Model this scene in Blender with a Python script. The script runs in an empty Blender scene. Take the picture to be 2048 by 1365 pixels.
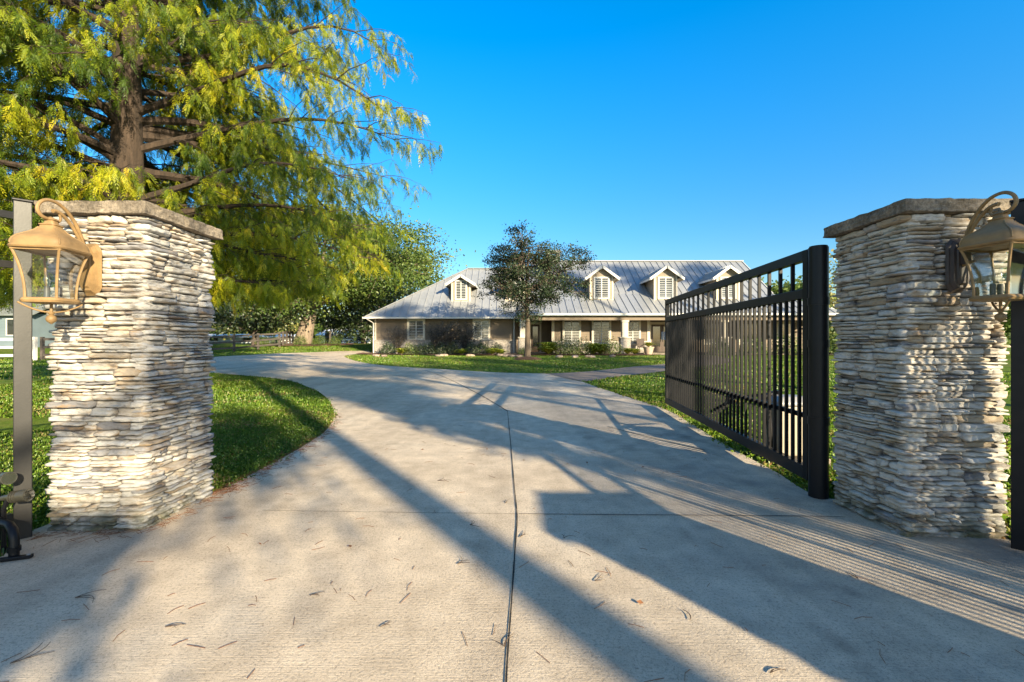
import bpy, bmesh, math, random
import numpy as np
from mathutils import Vector, noise as mnoise

# ------------------------------------------------------------------ camera, sky, sun, exposure
SC = bpy.context.scene
COL = SC.collection
random.seed(7)
RNG = np.random.default_rng(7)
R = math.radians

cam_d = bpy.data.cameras.new('camera')
cam_d.sensor_width = 36.0
cam_d.lens = 900.0 / 2048.0 * 36.0
cam_d.clip_start = 0.05
cam_d.clip_end = 3000
cam = bpy.data.objects.new('camera', cam_d)
COL.objects.link(cam)
CH = 1.2
cam.location = (0, 0, CH)
cam.rotation_euler = (R(90), 0, 0)
SC.camera = cam

SUN_EL = math.atan(0.33)
SUN_AZ = math.atan2(0.57, -0.82)            # compass style angle from +Y towards +X
world = bpy.data.worlds.new('World')
SC.world = world
world.use_nodes = True
wn = world.node_tree.nodes
wl = world.node_tree.links
wn.clear()
w_out = wn.new('ShaderNodeOutputWorld')
w_bg = wn.new('ShaderNodeBackground')
w_sky = wn.new('ShaderNodeTexSky')
w_sky.sky_type = 'NISHITA'
w_sky.sun_disc = False
w_sky.sun_elevation = SUN_EL
w_sky.sun_rotation = SUN_AZ
w_sky.altitude = 0
w_sky.air_density = 1.0
w_sky.dust_density = 0.2
w_sky.ozone_density = 2.2
w_hs = wn.new('ShaderNodeHueSaturation')
w_hs.inputs['Saturation'].default_value = 1.15
w_bg.inputs['Strength'].default_value = 0.10
# the clear sky is deepest away from the sun: saturation and value follow the direction
w_tc = wn.new('ShaderNodeTexCoord'); w_sep = wn.new('ShaderNodeSeparateXYZ')
wl.new(w_tc.outputs['Generated'], w_sep.inputs[0])
def w_map(src, a, b, c, d):
    m = wn.new('ShaderNodeMapRange'); m.interpolation_type = 'SMOOTHSTEP'
    for i, v in ((1, a), (2, b), (3, c)):
        m.inputs[i].default_value = v
    if hasattr(d, 'links'): wl.new(d, m.inputs[4])
    else: m.inputs[4].default_value = d
    wl.new(src, m.inputs[0])
    return m.outputs[0]
w_val = w_map(w_sep.outputs['Z'], 0.0, 0.62, 0.66, 1.4)
wl.new(w_map(w_sep.outputs['Y'], 0.0, 0.6, 1.0, w_val), w_hs.inputs['Value'])
wl.new(w_map(w_sep.outputs['Y'], 0.0, 0.6, 1.12, 1.46), w_hs.inputs['Saturation'])
wl.new(w_sky.outputs[0], w_hs.inputs['Color'])
wl.new(w_hs.outputs[0], w_bg.inputs['Color'])
wl.new(w_bg.outputs[0], w_out.inputs[0])

sun_d = bpy.data.lights.new('sun', 'SUN')
sun_d.energy = 5.0
sun_d.angle = R(0.5)
sun_d.color = (1.0, 0.85, 0.58)
sun = bpy.data.objects.new('sun', sun_d)
COL.objects.link(sun)
sun.rotation_euler = Vector((-0.57, 0.82, -0.33)).to_track_quat('-Z', 'Y').to_euler()
sun.location = (20, -30, 20)

SC.view_settings.view_transform = 'Standard'
SC.view_settings.look = 'None'
SC.view_settings.exposure = 1.45
SC.view_settings.gamma = 1.0
SC.view_settings.use_curve_mapping = False
SC.render.engine = 'CYCLES'
SC.cycles.max_bounces = 6
SC.cycles.diffuse_bounces = 3
SC.cycles.transparent_max_bounces = 12
SC.cycles.use_denoising = True

# ------------------------------------------------------------------ terrain
def sst(a, b, x):
    t = np.clip((x - a) / (b - a), 0, 1)
    return t * t * (3 - 2 * t)

def terr(X, Y):
    X = np.asarray(X, float); Y = np.asarray(Y, float)
    return 0.2 * sst(12, 34, Y) + 0.7 * sst(28, 45, Y) * sst(-8, -15, X) - 0.3 * sst(60, 110, Y) * sst(-8, -15, X)

F = 900.0
def P(px, py, Z):                            # a photo pixel at depth Z
    return np.array(((px - 1024) * Z / F, Z, CH + (682.5 - py) * Z / F))

def G(px, py):                               # a photo pixel on the ground
    Z = 1.2
    while Z < 400:
        X = (px - 1024) * Z / F
        if 682.5 + (CH - float(terr(X, Z))) * F / Z <= py:
            break
        Z *= 1.002
    return ((px - 1024) * Z / F, Z)

# ------------------------------------------------------------------ materials
MATS = {}
class NT:
    def __init__(self, name):
        self.m = bpy.data.materials.new(name)
        self.m.use_nodes = True
        self.t = self.m.node_tree
        self.t.nodes.clear()
        self.out = self.n('ShaderNodeOutputMaterial')
    def n(self, typ, **kw):
        nd = self.t.nodes.new(typ)
        for k, v in kw.items():
            if k in nd.inputs.keys():
                nd.inputs[k].default_value = v
            else:
                setattr(nd, k, v)
        return nd
    def l(self, a, b):
        self.t.links.new(a, b)
    def noise(self, scale, detail=4, rough=0.55, stretch=None, coord='Object'):
        tc = self.n('ShaderNodeTexCoord')
        src = tc.outputs[coord]
        if stretch:
            mp = self.n('ShaderNodeMapping')
            mp.inputs['Scale'].default_value = stretch
            self.l(src, mp.inputs['Vector']); src = mp.outputs[0]
        nz = self.n('ShaderNodeTexNoise')
        nz.inputs['Scale'].default_value = scale
        nz.inputs['Detail'].default_value = detail
        nz.inputs['Roughness'].default_value = rough
        self.l(src, nz.inputs['Vector'])
        return nz.outputs['Fac']
    def ramp(self, fac, stops, interp='LINEAR'):
        r = self.n('ShaderNodeValToRGB')
        r.color_ramp.interpolation = interp
        el = r.color_ramp.elements
        while len(el) < len(stops):
            el.new(0.5)
        for e, (p, c) in zip(el, stops):
            e.position = p
            e.color = (*c, 1) if len(c) == 3 else c
        self.l(fac, r.inputs[0])
        return r.outputs[0]
    def mix(self, fac, a, b, mode='MIX'):
        mx = self.n('ShaderNodeMix', data_type='RGBA', blend_type=mode)
        for s, v in ((mx.inputs[0], fac), (mx.inputs[6], a), (mx.inputs[7], b)):
            if hasattr(v, 'links'):
                self.l(v, s)
            elif isinstance(v, (int, float)):
                s.default_value = v
            else:
                s.default_value = (*v, 1)
        return mx.outputs[2]
    def attr(self, name='tint'):
        a = self.n('ShaderNodeAttribute', attribute_name=name)
        return a.outputs['Fac']
    def bump(self, h, strength=0.3, dist=0.01):
        b = self.n('ShaderNodeBump')
        b.inputs['Strength'].default_value = strength
        b.inputs['Distance'].default_value = dist
        self.l(h, b.inputs['Height'])
        return b.outputs[0]
    def pbr(self, col, rough=0.7, nrm=None, metal=0.0, spec=0.5):
        p = self.n('ShaderNodeBsdfPrincipled')
        for s, v in ((p.inputs['Base Color'], col), (p.inputs['Roughness'], rough)):
            if hasattr(v, 'links'):
                self.l(v, s)
            elif isinstance(v, (int, float)):
                s.default_value = v
            else:
                s.default_value = (*v, 1)
        p.inputs['Metallic'].default_value = metal
        p.inputs['Specular IOR Level'].default_value = spec
        if nrm is not None:
            self.l(nrm, p.inputs['Normal'])
        self.l(p.outputs[0], self.out.inputs[0])
        return p

def M_plain(name, c, rough=0.6, var=0.25, scale=6.0, bump=0.15, metal=0.0, spec=0.5, stretch=None, bdist=0.005):
    t = NT(name)
    f = t.noise(scale, 6, 0.6, stretch)
    d = tuple(x * (1 - var) for x in c); u = tuple(min(1, x * (1 + var)) for x in c)
    col = t.ramp(f, [(0.3, d), (0.7, u)])
    f2 = t.noise(scale * 9, 4, 0.6, stretch)
    t.pbr(col, rough, t.bump(f2, bump, bdist), metal, spec)
    MATS[name] = t.m
    return t.m

def M_leaf(name, stops, trans=0.35, gloss=0.08, rough=0.5):
    t = NT(name)
    col = t.ramp(t.attr(), stops)
    d = t.n('ShaderNodeBsdfDiffuse'); t.l(col, d.inputs[0])
    tr = t.n('ShaderNodeBsdfTranslucent'); t.l(col, tr.inputs[0])
    m1 = t.n('ShaderNodeMixShader', Fac=trans)
    t.l(d.outputs[0], m1.inputs[1]); t.l(tr.outputs[0], m1.inputs[2])
    g = t.n('ShaderNodeBsdfGlossy'); g.inputs['Roughness'].default_value = rough
    m2 = t.n('ShaderNodeMixShader', Fac=gloss)
    t.l(m1.outputs[0], m2.inputs[1]); t.l(g.outputs[0], m2.inputs[2])
    t.l(m2.outputs[0], t.out.inputs[0])
    MATS[name] = t.m
    return t.m

# concrete drive
def make_concrete():
    t = NT('concrete')
    big = t.noise(0.55, 5, 0.6)
    mid = t.noise(5.0, 6, 0.65)
    fine = t.noise(75.0, 6, 0.8)
    c1 = t.ramp(big, [(0.32, (0.62, 0.50, 0.365)), (0.5, (0.74, 0.605, 0.45)), (0.68, (0.79, 0.67, 0.52))])
    c2 = t.mix(0.65, c1, t.ramp(mid, [(0.34, (0.66, 0.65, 0.64)), (0.62, (1, 1, 1))]), 'MULTIPLY')
    c3 = t.mix(0.75, c2, t.ramp(fine, [(0.34, (0.38, 0.37, 0.37)), (0.50, (1, 1, 1))]), 'MULTIPLY')
    # dark pits and specks
    speck = t.noise(240.0, 2, 0.5)
    c4 = t.mix(t.ramp(speck, [(0.62, (0, 0, 0)), (0.7, (1, 1, 1))]), c3, (0.13, 0.115, 0.095))
    # mildew stain areas on the gate side
    tc = t.n('ShaderNodeTexCoord')
    sx = t.n('ShaderNodeSeparateXYZ'); t.l(tc.outputs['Object'], sx.inputs[0])
    mr = t.n('ShaderNodeMapRange'); mr.inputs[1].default_value = 0.2; mr.inputs[2].default_value = 2.6
    t.l(sx.outputs[0], mr.inputs[0])
    st = t.noise(1.3, 7, 0.7)
    mul = t.n('ShaderNodeMath', operation='MULTIPLY'); t.l(mr.outputs[0], mul.inputs[0])
    t.l(t.ramp(st, [(0.42, (0, 0, 0)), (0.62, (0.8, 0.8, 0.8))]), mul.inputs[1])
    c5 = t.mix(mul.outputs[0], c4, (0.22, 0.21, 0.195))
    # broom strokes across the drive
    br = t.noise(1.0, 3, 0.6, (3.0, 170.0, 1.0))
    c6 = t.mix(0.2, c5, t.ramp(br, [(0.35, (0.6, 0.6, 0.6)), (0.52, (1, 1, 1))]), 'MULTIPLY')
    wear = t.noise(1.0, 5, 0.65, (1.5, 0.16, 1.0))
    c6 = t.mix(0.6, c6, t.ramp(wear, [(0.36, (0.66, 0.65, 0.65)), (0.56, (1, 1, 1))]), 'MULTIPLY')
    spot = t.noise(2.6, 3, 0.5)
    c6 = t.mix(0.5, c6, t.ramp(spot, [(0.62, (1, 1, 1)), (0.74, (0.55, 0.54, 0.53))]), 'MULTIPLY')
    hsum = t.n('ShaderNodeMath', operation='ADD'); brh = t.n('ShaderNodeMath', operation='MULTIPLY'); t.l(br, brh.inputs[0]); brh.inputs[1].default_value = 0.45
    t.l(fine, hsum.inputs[0]); t.l(brh.outputs[0], hsum.inputs[1])
    t.pbr(c6, 0.85, t.bump(hsum.outputs[0], 0.8, 0.008), 0, 0.25)
    MATS['concrete'] = t.m
make_concrete()

def make_grass_ground():
    t = NT('lawn_soil')
    a = t.noise(0.5, 5, 0.6); b = t.noise(14.0, 6, 0.7); c = t.noise(120.0, 3, 0.7)
    c1 = t.ramp(a, [(0.35, (0.11, 0.18, 0.018)), (0.5, (0.16, 0.23, 0.025)), (0.68, (0.26, 0.25, 0.07))])
    c2 = t.mix(0.7, c1, t.ramp(b, [(0.3, (0.35, 0.4, 0.3)), (0.7, (1, 1, 1))]), 'MULTIPLY')
    c3 = t.mix(0.5, c2, t.ramp(c, [(0.3, (0.3, 0.32, 0.25)), (0.6, (1, 1, 1))]), 'MULTIPLY')
    t.pbr(c3, 0.9, t.bump(b, 0.8, 0.05), 0, 0.1)
    MATS['lawn_soil'] = t.m
make_grass_ground()

def make_stone(name, dark=1.0):
    t = NT(name)
    a = t.attr('tint')
    base = t.ramp(a, [(0.0, (0.28, 0.215, 0.145)), (0.14, (0.42, 0.36, 0.29)), (0.4, (0.50, 0.47, 0.43)),
                      (0.74, (0.55, 0.53, 0.50)), (0.86, (0.34, 0.33, 0.335)), (1.0, (0.16, 0.158, 0.168))])
    s1 = t.noise(7.0, 6, 0.65, (1.0, 1.0, 3.4))
    c1 = t.mix(t.ramp(s1, [(0.52, (0, 0, 0)), (0.66, (0.75, 0.75, 0.75))]), base, (0.33, 0.215, 0.105))
    s2 = t.noise(5.3, 7, 0.7, (1.2, 1.2, 4.6))
    c2 = t.mix(t.ramp(s2, [(0.52, (0, 0, 0)), (0.66, (0.92, 0.92, 0.92))]), c1, (0.085, 0.082, 0.09))
    s3 = t.noise(34.0, 6, 0.7, (1, 1, 2.5))
    c3 = t.mix(0.55, c2, t.ramp(s3, [(0.3, (0.55, 0.53, 0.5)), (0.55, (1, 1, 1))]), 'MULTIPLY')
    # grime close to the ground
    tc = t.n('ShaderNodeTexCoord'); sp = t.n('ShaderNodeSeparateXYZ'); t.l(tc.outputs['Object'], sp.inputs[0])
    mr = t.n('ShaderNodeMapRange'); mr.inputs[1].default_value = 0.30; mr.inputs[2].default_value = 0.0
    t.l(sp.outputs[2], mr.inputs[0])
    s4 = t.noise(9.0, 6, 0.7)
    mul = t.n('ShaderNodeMath', operation='MULTIPLY'); t.l(mr.outputs[0], mul.inputs[0])
    t.l(t.ramp(s4, [(0.40, (0, 0, 0)), (0.6, (1, 1, 1))]), mul.inputs[1])
    c4 = t.mix(mul.outputs[0], c3, (0.09, 0.09, 0.05))
    if dark != 1.0:
        c4 = t.mix(1.0, c4, (dark, dark, dark), 'MULTIPLY')
    t.pbr(c4, 0.88, t.bump(s3, 0.55, 0.006), 0, 0.2)
    MATS[name] = t.m
make_stone('ledge_stone')

M_plain('mortar', (0.16, 0.14, 0.12), 0.95, 0.3, 20, 0.4)
def make_cap():
    t = NT('cap_concrete')
    a = t.noise(5, 7, 0.7); b = t.noise(46, 6, 0.75)
    c = t.ramp(a, [(0.3, (0.10, 0.085, 0.065)), (0.5, (0.25, 0.21, 0.165)), (0.7, (0.42, 0.35, 0.27))])
    c = t.mix(0.8, c, t.ramp(b, [(0.3, (0.2, 0.19, 0.18)), (0.62, (1, 1, 1))]), 'MULTIPLY')
    t.pbr(c, 0.95, t.bump(b, 0.9, 0.012), 0, 0.15)
    MATS['cap_concrete'] = t.m
make_cap()
M_plain('black_paint', (0.006, 0.006, 0.008), 0.40, 0.3, 12, 0.05, 0.0, 0.28)
M_plain('post_paint', (0.016, 0.015, 0.0145), 0.42, 0.3, 12, 0.08)
M_plain('lamp_bronze', (0.25, 0.158, 0.07), 0.55, 0.32, 9, 0.25, 0.0, 0.4)
M_plain('lamp_dark_bronze', (0.055, 0.04, 0.035), 0.45, 0.25, 18, 0.1)
M_plain('candle_sleeve', (0.05, 0.05, 0.055), 0.5, 0.1, 10, 0.02)
M_plain('tan_plastic', (0.36, 0.31, 0.24), 0.5, 0.12, 6, 0.05)
M_plain('grey_plastic', (0.30, 0.30, 0.31), 0.5, 0.12, 6, 0.05)
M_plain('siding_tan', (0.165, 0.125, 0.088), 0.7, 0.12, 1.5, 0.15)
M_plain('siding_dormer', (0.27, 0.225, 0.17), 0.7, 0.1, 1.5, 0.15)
M_plain('trim_cream', (0.52, 0.46, 0.37), 0.6, 0.08, 3, 0.05)
M_plain('trim_white', (0.58, 0.56, 0.53), 0.55, 0.08, 3, 0.05)
M_plain('shutter_white', (0.5, 0.5, 0.48), 0.5, 0.06, 3, 0.03)
M_plain('soffit', (0.30, 0.25, 0.19), 0.7, 0.1, 3, 0.05)
def make_roofm():
    t = NT('metal_roof')
    a = t.noise(0.25, 4, 0.6); b = t.noise(2.2, 6, 0.65)
    c = t.ramp(a, [(0.3, (0.31, 0.32, 0.33)), (0.7, (0.40, 0.405, 0.41))])
    c = t.mix(0.3, c, t.ramp(b, [(0.3, (0.6, 0.6, 0.6)), (0.6, (1, 1, 1))]), 'MULTIPLY')
    t.pbr(c, 0.42, t.bump(b, 0.06, 0.01), 0.35, 0.5)
    MATS['metal_roof'] = t.m
make_roofm()
M_plain('dark_glass', (0.012, 0.014, 0.016), 0.08, 0.2, 2, 0.0, 0, 0.9)
M_plain('dark_room', (0.02, 0.016, 0.013), 0.7, 0.3, 2, 0.0)
M_plain('dark_wood', (0.06, 0.032, 0.018), 0.5, 0.3, 4, 0.2, stretch=(1, 1, 0.15))
M_plain('house_stone', (0.33, 0.295, 0.26), 0.9, 0.55, 9, 0.8, stretch=(1, 1, 3), bdist=0.03)
M_plain('bark_cypress', (0.055, 0.037, 0.026), 0.95, 0.55, 5, 0.9, stretch=(2.2, 2.2, 0.25), bdist=0.04)
M_plain('bark_grey', (0.22, 0.17, 0.125), 0.95, 0.45, 4, 0.9, stretch=(2, 2, 0.3), bdist=0.03)
M_plain('bark_mid', (0.11, 0.083, 0.06), 0.95, 0.4, 5, 0.7, stretch=(2, 2, 0.3), bdist=0.03)
M_plain('bark_dark', (0.07, 0.052, 0.04), 0.95, 0.4, 5, 0.7, stretch=(2, 2, 0.3), bdist=0.03)
M_plain('fence_wood', (0.085, 0.07, 0.06), 0.9, 0.35, 3, 0.4, stretch=(0.4, 0.4, 3))
M_plain('white_fence_wood', (0.5, 0.49, 0.47), 0.8, 0.2, 3, 0.3)
M_plain('barn_white', (0.72, 0.72, 0.70), 0.7, 0.08, 1, 0.1)
M_plain('shed_blue', (0.14, 0.185, 0.215), 0.7, 0.1, 1, 0.1)
M_plain('shed_roof', (0.17, 0.19, 0.19), 0.8, 0.2, 2, 0.1)
M_plain('mulch', (0.13, 0.065, 0.035), 0.95, 0.6, 14, 1.0, bdist=0.04)
M_plain('needle_litter', (0.20, 0.085, 0.035), 0.9, 0.4, 30, 0.1)
M_plain('twig_bark', (0.085, 0.055, 0.035), 0.9, 0.4, 30, 0.1)
M_plain('joint_dirt', (0.022, 0.019, 0.016), 0.95, 0.5, 40, 0.3)
M_plain('joint_pale', (0.20, 0.185, 0.16), 0.95, 0.4, 40, 0.3)
M_plain('edge_rock', (0.34, 0.26, 0.20), 0.9, 0.4, 6, 0.7, bdist=0.02)
M_plain('clay_pot', (0.40, 0.31, 0.23), 0.8, 0.25, 8, 0.2)
M_plain('brass_light', (0.09, 0.085, 0.07), 0.35, 0.2, 20, 0.05, 0.6)
M_plain('wicker', (0.06, 0.04, 0.03), 0.7, 0.3, 20, 0.3)
def make_pavers():
    t = NT('pavers')
    tc = t.n('ShaderNodeTexCoord')
    br = t.n('ShaderNodeTexBrick')
    t.l(tc.outputs['Object'], br.inputs['Vector'])
    br.inputs['Scale'].default_value = 3.2
    br.inputs['Color1'].default_value = (0.36, 0.28, 0.22, 1)
    br.inputs['Color2'].default_value = (0.27, 0.215, 0.18, 1)
    br.inputs['Mortar'].default_value = (0.10, 0.085, 0.07, 1)
    br.inputs['Mortar Size'].default_value = 0.025
    t.pbr(t.mix(0.4, br.outputs[0], t.ramp(t.noise(9, 5, 0.7), [(0.3, (0.5, 0.5, 0.5)), (0.7, (1, 1, 1))]), 'MULTIPLY'),
          0.9, t.bump(br.outputs['Fac'], -0.4, 0.01), 0, 0.2)
    MATS['pavers'] = t.m
make_pavers()
def make_glass():
    t = NT('lamp_glass')
    tr = t.n('ShaderNodeBsdfTransparent'); tr.inputs[0].default_value = (0.93, 0.95, 0.94, 1)
    g = t.n('ShaderNodeBsdfGlossy'); g.inputs['Roughness'].default_value = 0.06
    lw = t.n('ShaderNodeLayerWeight', Blend=0.22)
    ad = t.n('ShaderNodeMath', operation='ADD'); t.l(lw.outputs['Facing'], ad.inputs[0]); ad.inputs[1].default_value = 0.02
    mx = t.n('ShaderNodeMixShader'); t.l(ad.outputs[0], mx.inputs[0])
    t.l(tr.outputs[0], mx.inputs[1]); t.l(g.outputs[0], mx.inputs[2]); t.l(mx.outputs[0], t.out.inputs[0])
    MATS['lamp_glass'] = t.m
make_glass()

M_leaf('leaf_cypress', [(0.0, (0.04, 0.085, 0.012)), (0.3, (0.11, 0.18, 0.014)), (0.5, (0.30, 0.35, 0.016)),
                        (0.72, (0.58, 0.54, 0.02)), (0.92, (0.64, 0.44, 0.03)), (1.0, (0.42, 0.20, 0.03))], 0.5, 0.03)
M_leaf('leaf_oak', [(0.0, (0.03, 0.065, 0.012)), (0.5, (0.085, 0.14, 0.024)), (1.0, (0.21, 0.25, 0.055))], 0.28, 0.035)
M_leaf('leaf_holly', [(0.0, (0.009, 0.018, 0.009)), (0.6, (0.026, 0.046, 0.018)), (1.0, (0.065, 0.095, 0.035))], 0.15, 0.035, 0.5)
M_leaf('leaf_autumn', [(0.0, (0.12, 0.15, 0.035)), (0.5, (0.26, 0.27, 0.07)), (1.0, (0.42, 0.34, 0.10))], 0.4, 0.05)
M_leaf('leaf_dark_shrub', [(0.0, (0.012, 0.028, 0.008)), (0.6, (0.035, 0.06, 0.014)), (1.0, (0.07, 0.10, 0.02))], 0.2, 0.08)
M_leaf('leaf_bright_shrub', [(0.0, (0.14, 0.22, 0.02)), (0.5, (0.30, 0.37, 0.03)), (1.0, (0.50, 0.49, 0.07))], 0.35, 0.06)
M_leaf('leaf_purple_shrub', [(0.0, (0.02, 0.016, 0.014)), (0.6, (0.05, 0.04, 0.03)), (1.0, (0.09, 0.08, 0.05))], 0.2, 0.08)
M_leaf('leaf_flowering', [(0.0, (0.08, 0.13, 0.03)), (0.7, (0.22, 0.27, 0.06)), (0.9, (0.45, 0.36, 0.26)), (1.0, (0.6, 0.5, 0.42))], 0.25, 0.06)
M_leaf('grass_blade', [(0.0, (0.07, 0.16, 0.012)), (0.45, (0.19, 0.31, 0.018)), (0.75, (0.34, 0.40, 0.035)), (0.9, (0.42, 0.36, 0.13)), (1.0, (0.28, 0.15, 0.06))], 0.35, 0.06)
M_leaf('pine_needles', [(0.0, (0.02, 0.04, 0.012)), (1.0, (0.06, 0.09, 0.025))], 0.2, 0.05)

# ------------------------------------------------------------------ object helpers
OFF = {}
def tag(o, label=None, cat=None, group=None, kind=None):
    if label: o['label'] = label
    if cat: o['category'] = cat
    if group: o['group'] = group
    if kind: o['kind'] = kind
    return o

def empty(name, loc, label=None, cat=None, group=None):
    o = bpy.data.objects.new(name, None)
    COL.objects.link(o)
    o.location = loc
    o.empty_display_size = 0.2
    OFF[o] = np.array(loc, float)
    return tag(o, label, cat, group)

def link_mesh(name, me, mat, parent=None, smooth=False):
    if mat:
        me.materials.append(MATS[mat])
    o = bpy.data.objects.new(name, me)
    COL.objects.link(o)
    if parent is not None:
        o.parent = parent
        OFF[o] = OFF[parent]
    else:
        OFF[o] = np.zeros(3)
    if smooth:
        me.polygons.foreach_set('use_smooth', np.ones(len(me.polygons), bool))
    return o

def np_mesh(name, V, Fc, mat, parent=None, tint=None, smooth=False):
    V = np.asarray(V, float).reshape(-1, 3)
    if parent is not None:
        V = V - OFF[parent]
    Fc = np.asarray(Fc, np.int32)
    k = Fc.shape[1]
    me = bpy.data.meshes.new(name)
    me.vertices.add(len(V)); me.vertices.foreach_set('co', V.astype(np.float32).ravel())
    me.loops.add(Fc.size); me.loops.foreach_set('vertex_index', Fc.ravel())
    me.polygons.add(len(Fc))
    me.polygons.foreach_set('loop_start', np.arange(0, Fc.size, k, dtype=np.int32))
    me.polygons.foreach_set('loop_total', np.full(len(Fc), k, np.int32))
    me.update(calc_edges=True)
    if tint is not None:
        a = me.attributes.new('tint', 'FLOAT', 'FACE')
        a.data.foreach_set('value', np.asarray(tint, np.float32))
    return link_mesh(name, me, mat, parent, smooth)

class MB:
    """collects polygons in world space; build() makes one mesh object"""
    def __init__(self):
        self.v = []; self.f = []; self.t = []
    def add(self, vs, fs, tint=0.5):
        o = len(self.v)
        self.v.extend([tuple(map(float, p)) for p in vs])
        self.f.extend([tuple(i + o for i in f) for f in fs])
        self.t.extend([tint] * len(fs))
        return self
    def box(self, x0, x1, y0, y1, z0, z1, tint=0.5):
        vs = [(x0, y0, z0), (x1, y0, z0), (x1, y1, z0), (x0, y1, z0), (x0, y0, z1), (x1, y0, z1), (x1, y1, z1), (x0, y1, z1)]
        return self.add(vs, [(0, 3, 2, 1), (4, 5, 6, 7), (0, 1, 5, 4), (1, 2, 6, 5), (2, 3, 7, 6), (3, 0, 4, 7)], tint)
    def bar(self, a, b, w, h, up=(0, 0, 1)):
        """rectangular bar from a to b, w across, h along up"""
        a = Vector(a); b = Vector(b); d = (b - a).normalized()
        u = Vector(up)
        s = d.cross(u)
        if s.length < 1e-4:
            s = d.cross(Vector((0, 1, 0)))
        s.normalize(); u = s.cross(d).normalized()
        s = s * w / 2; u = u * h / 2
        vs = [a - s - u, a + s - u, a + s + u, a - s + u, b - s - u, b + s - u, b + s + u, b - s + u]
        return self.add(vs, [(0, 1, 2, 3), (7, 6, 5, 4), (0, 4, 5, 1), (1, 5, 6, 2), (2, 6, 7, 3), (3, 7, 4, 0)])
    def tube(self, pts, rad, n=8, cap=True):
        pts = [Vector(p) for p in pts]
        if not hasattr(rad, '__len__'):
            rad = [rad] * len(pts)
        vs = []; fs = []
        ref = None
        for i, p in enumerate(pts):
            d = (pts[min(i + 1, len(pts) - 1)] - pts[max(i - 1, 0)])
            if d.length < 1e-9: d = Vector((0, 0, 1))
            d.normalize()
            if ref is None:
                ref = d.orthogonal().normalized()
            ref = (ref - d * ref.dot(d))
            if ref.length < 1e-6: ref = d.orthogonal()
            ref.normalize()
            q = d.cross(ref)
            for j in range(n):
                a = 2 * math.pi * j / n
                vs.append(p + (ref * math.cos(a) + q * math.sin(a)) * rad[i])
        for i in range(len(pts) - 1):
            for j in range(n):
                fs.append((i * n + j, i * n + (j + 1) % n, (i + 1) * n + (j + 1) % n, (i + 1) * n + j))
        if cap:
            fs.append(tuple(range(n - 1, -1, -1)))
            fs.append(tuple((len(pts) - 1) * n + j for j in range(n)))
        return self.add(vs, fs)
    def lathe(self, prof, c, n=16, sq=None):
        """prof: (r, z); sq: superellipse power for square plans"""
        vs = []; fs = []
        for r, z in prof:
            for j in range(n):
                a = 2 * math.pi * (j + 0.5) / n
                ca, sa = math.cos(a), math.sin(a)
                k = 1.0
                if sq:
                    k = (abs(ca) ** sq + abs(sa) ** sq) ** (-1.0 / sq)
                vs.append((c[0] + r * k * ca, c[1] + r * k * sa, c[2] + z))
        m = len(prof)
        for i in range(m - 1):
            for j in range(n):
                fs.append((i * n + j, i * n + (j + 1) % n, (i + 1) * n + (j + 1) % n, (i + 1) * n + j))
        fs.append(tuple(range(n - 1, -1, -1))); fs.append(tuple((m - 1) * n + j for j in range(n)))
        return self.add(vs, fs)
    def build(self, name, mat, parent=None, smooth=False, bevel=0.0):
        me = bpy.data.meshes.new(name)
        off = OFF[parent] if parent is not None else np.zeros(3)
        me.from_pydata([tuple(np.array(p) - off) for p in self.v], [], self.f)
        me.update()
        if any(t != 0.5 for t in self.t):
            a = me.attributes.new('tint', 'FLOAT', 'FACE'); a.data.foreach_set('value', self.t)
        o = link_mesh(name, me, mat, parent, False)
        if smooth:
            me.polygons.foreach_set('use_smooth', np.ones(len(me.polygons), bool))
            me.set_sharp_from_angle(angle=R(40))
        if bevel > 0:
            b = o.modifiers.new('bevel', 'BEVEL'); b.width = bevel; b.segments = 2; b.limit_method = 'ANGLE'
        return o

def copy_tree(o, parent=None, loc=None, rotz=None, scale=None):
    c = o.copy(); COL.objects.link(c)
    if parent is not None:
        c.parent = parent
    if loc is not None: c.location = loc
    if rotz is not None: c.rotation_euler = (0, 0, rotz)
    if scale is not None: c.scale = (scale, scale, scale) if not hasattr(scale, '__len__') else scale
    for ch in o.children:
        copy_tree(ch, c)
    return c

def sheet(name, poly, mat, dz, step, kind='structure', bumpy=0.0):
    """a ground hugging sheet: filled outline, cut by a grid, draped on the terrain"""
    bm = bmesh.new()
    vs = [bm.verts.new((x, y, 0)) for x, y in poly]
    es = [bm.edges.new((vs[i], vs[(i + 1) % len(vs)])) for i in range(len(vs))]
    bmesh.ops.triangle_fill(bm, use_beauty=True, edges=es)
    xs = [p[0] for p in poly]; ys = [p[1] for p in poly]
    for ax, lo, hi in ((0, min(xs), max(xs)), (1, min(ys), max(ys))):
        k = math.floor(lo / step) + 1
        while k * step < hi:
            co = [0, 0, 0]; no = [0, 0, 0]; co[ax] = k * step; no[ax] = 1
            bmesh.ops.bisect_plane(bm, geom=bm.verts[:] + bm.edges[:] + bm.faces[:], plane_co=co, plane_no=no, dist=1e-5)
            k += 1
    for v in bm.verts:
        v.co.z = float(terr(v.co.x, v.co.y)) + dz
        if bumpy:
            v.co.z += bumpy * mnoise.noise(Vector((v.co.x * 1.7, v.co.y * 1.7, 3.1)))
    bmesh.ops.recalc_face_normals(bm, faces=bm.faces)
    me = bpy.data.meshes.new(name); bm.to_mesh(me); bm.free()
    if len(me.polygons) and me.polygons[0].normal.z < 0:
        me.flip_normals()
    o = link_mesh(name, me, mat)
    if kind: o['kind'] = kind
    return o

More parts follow.
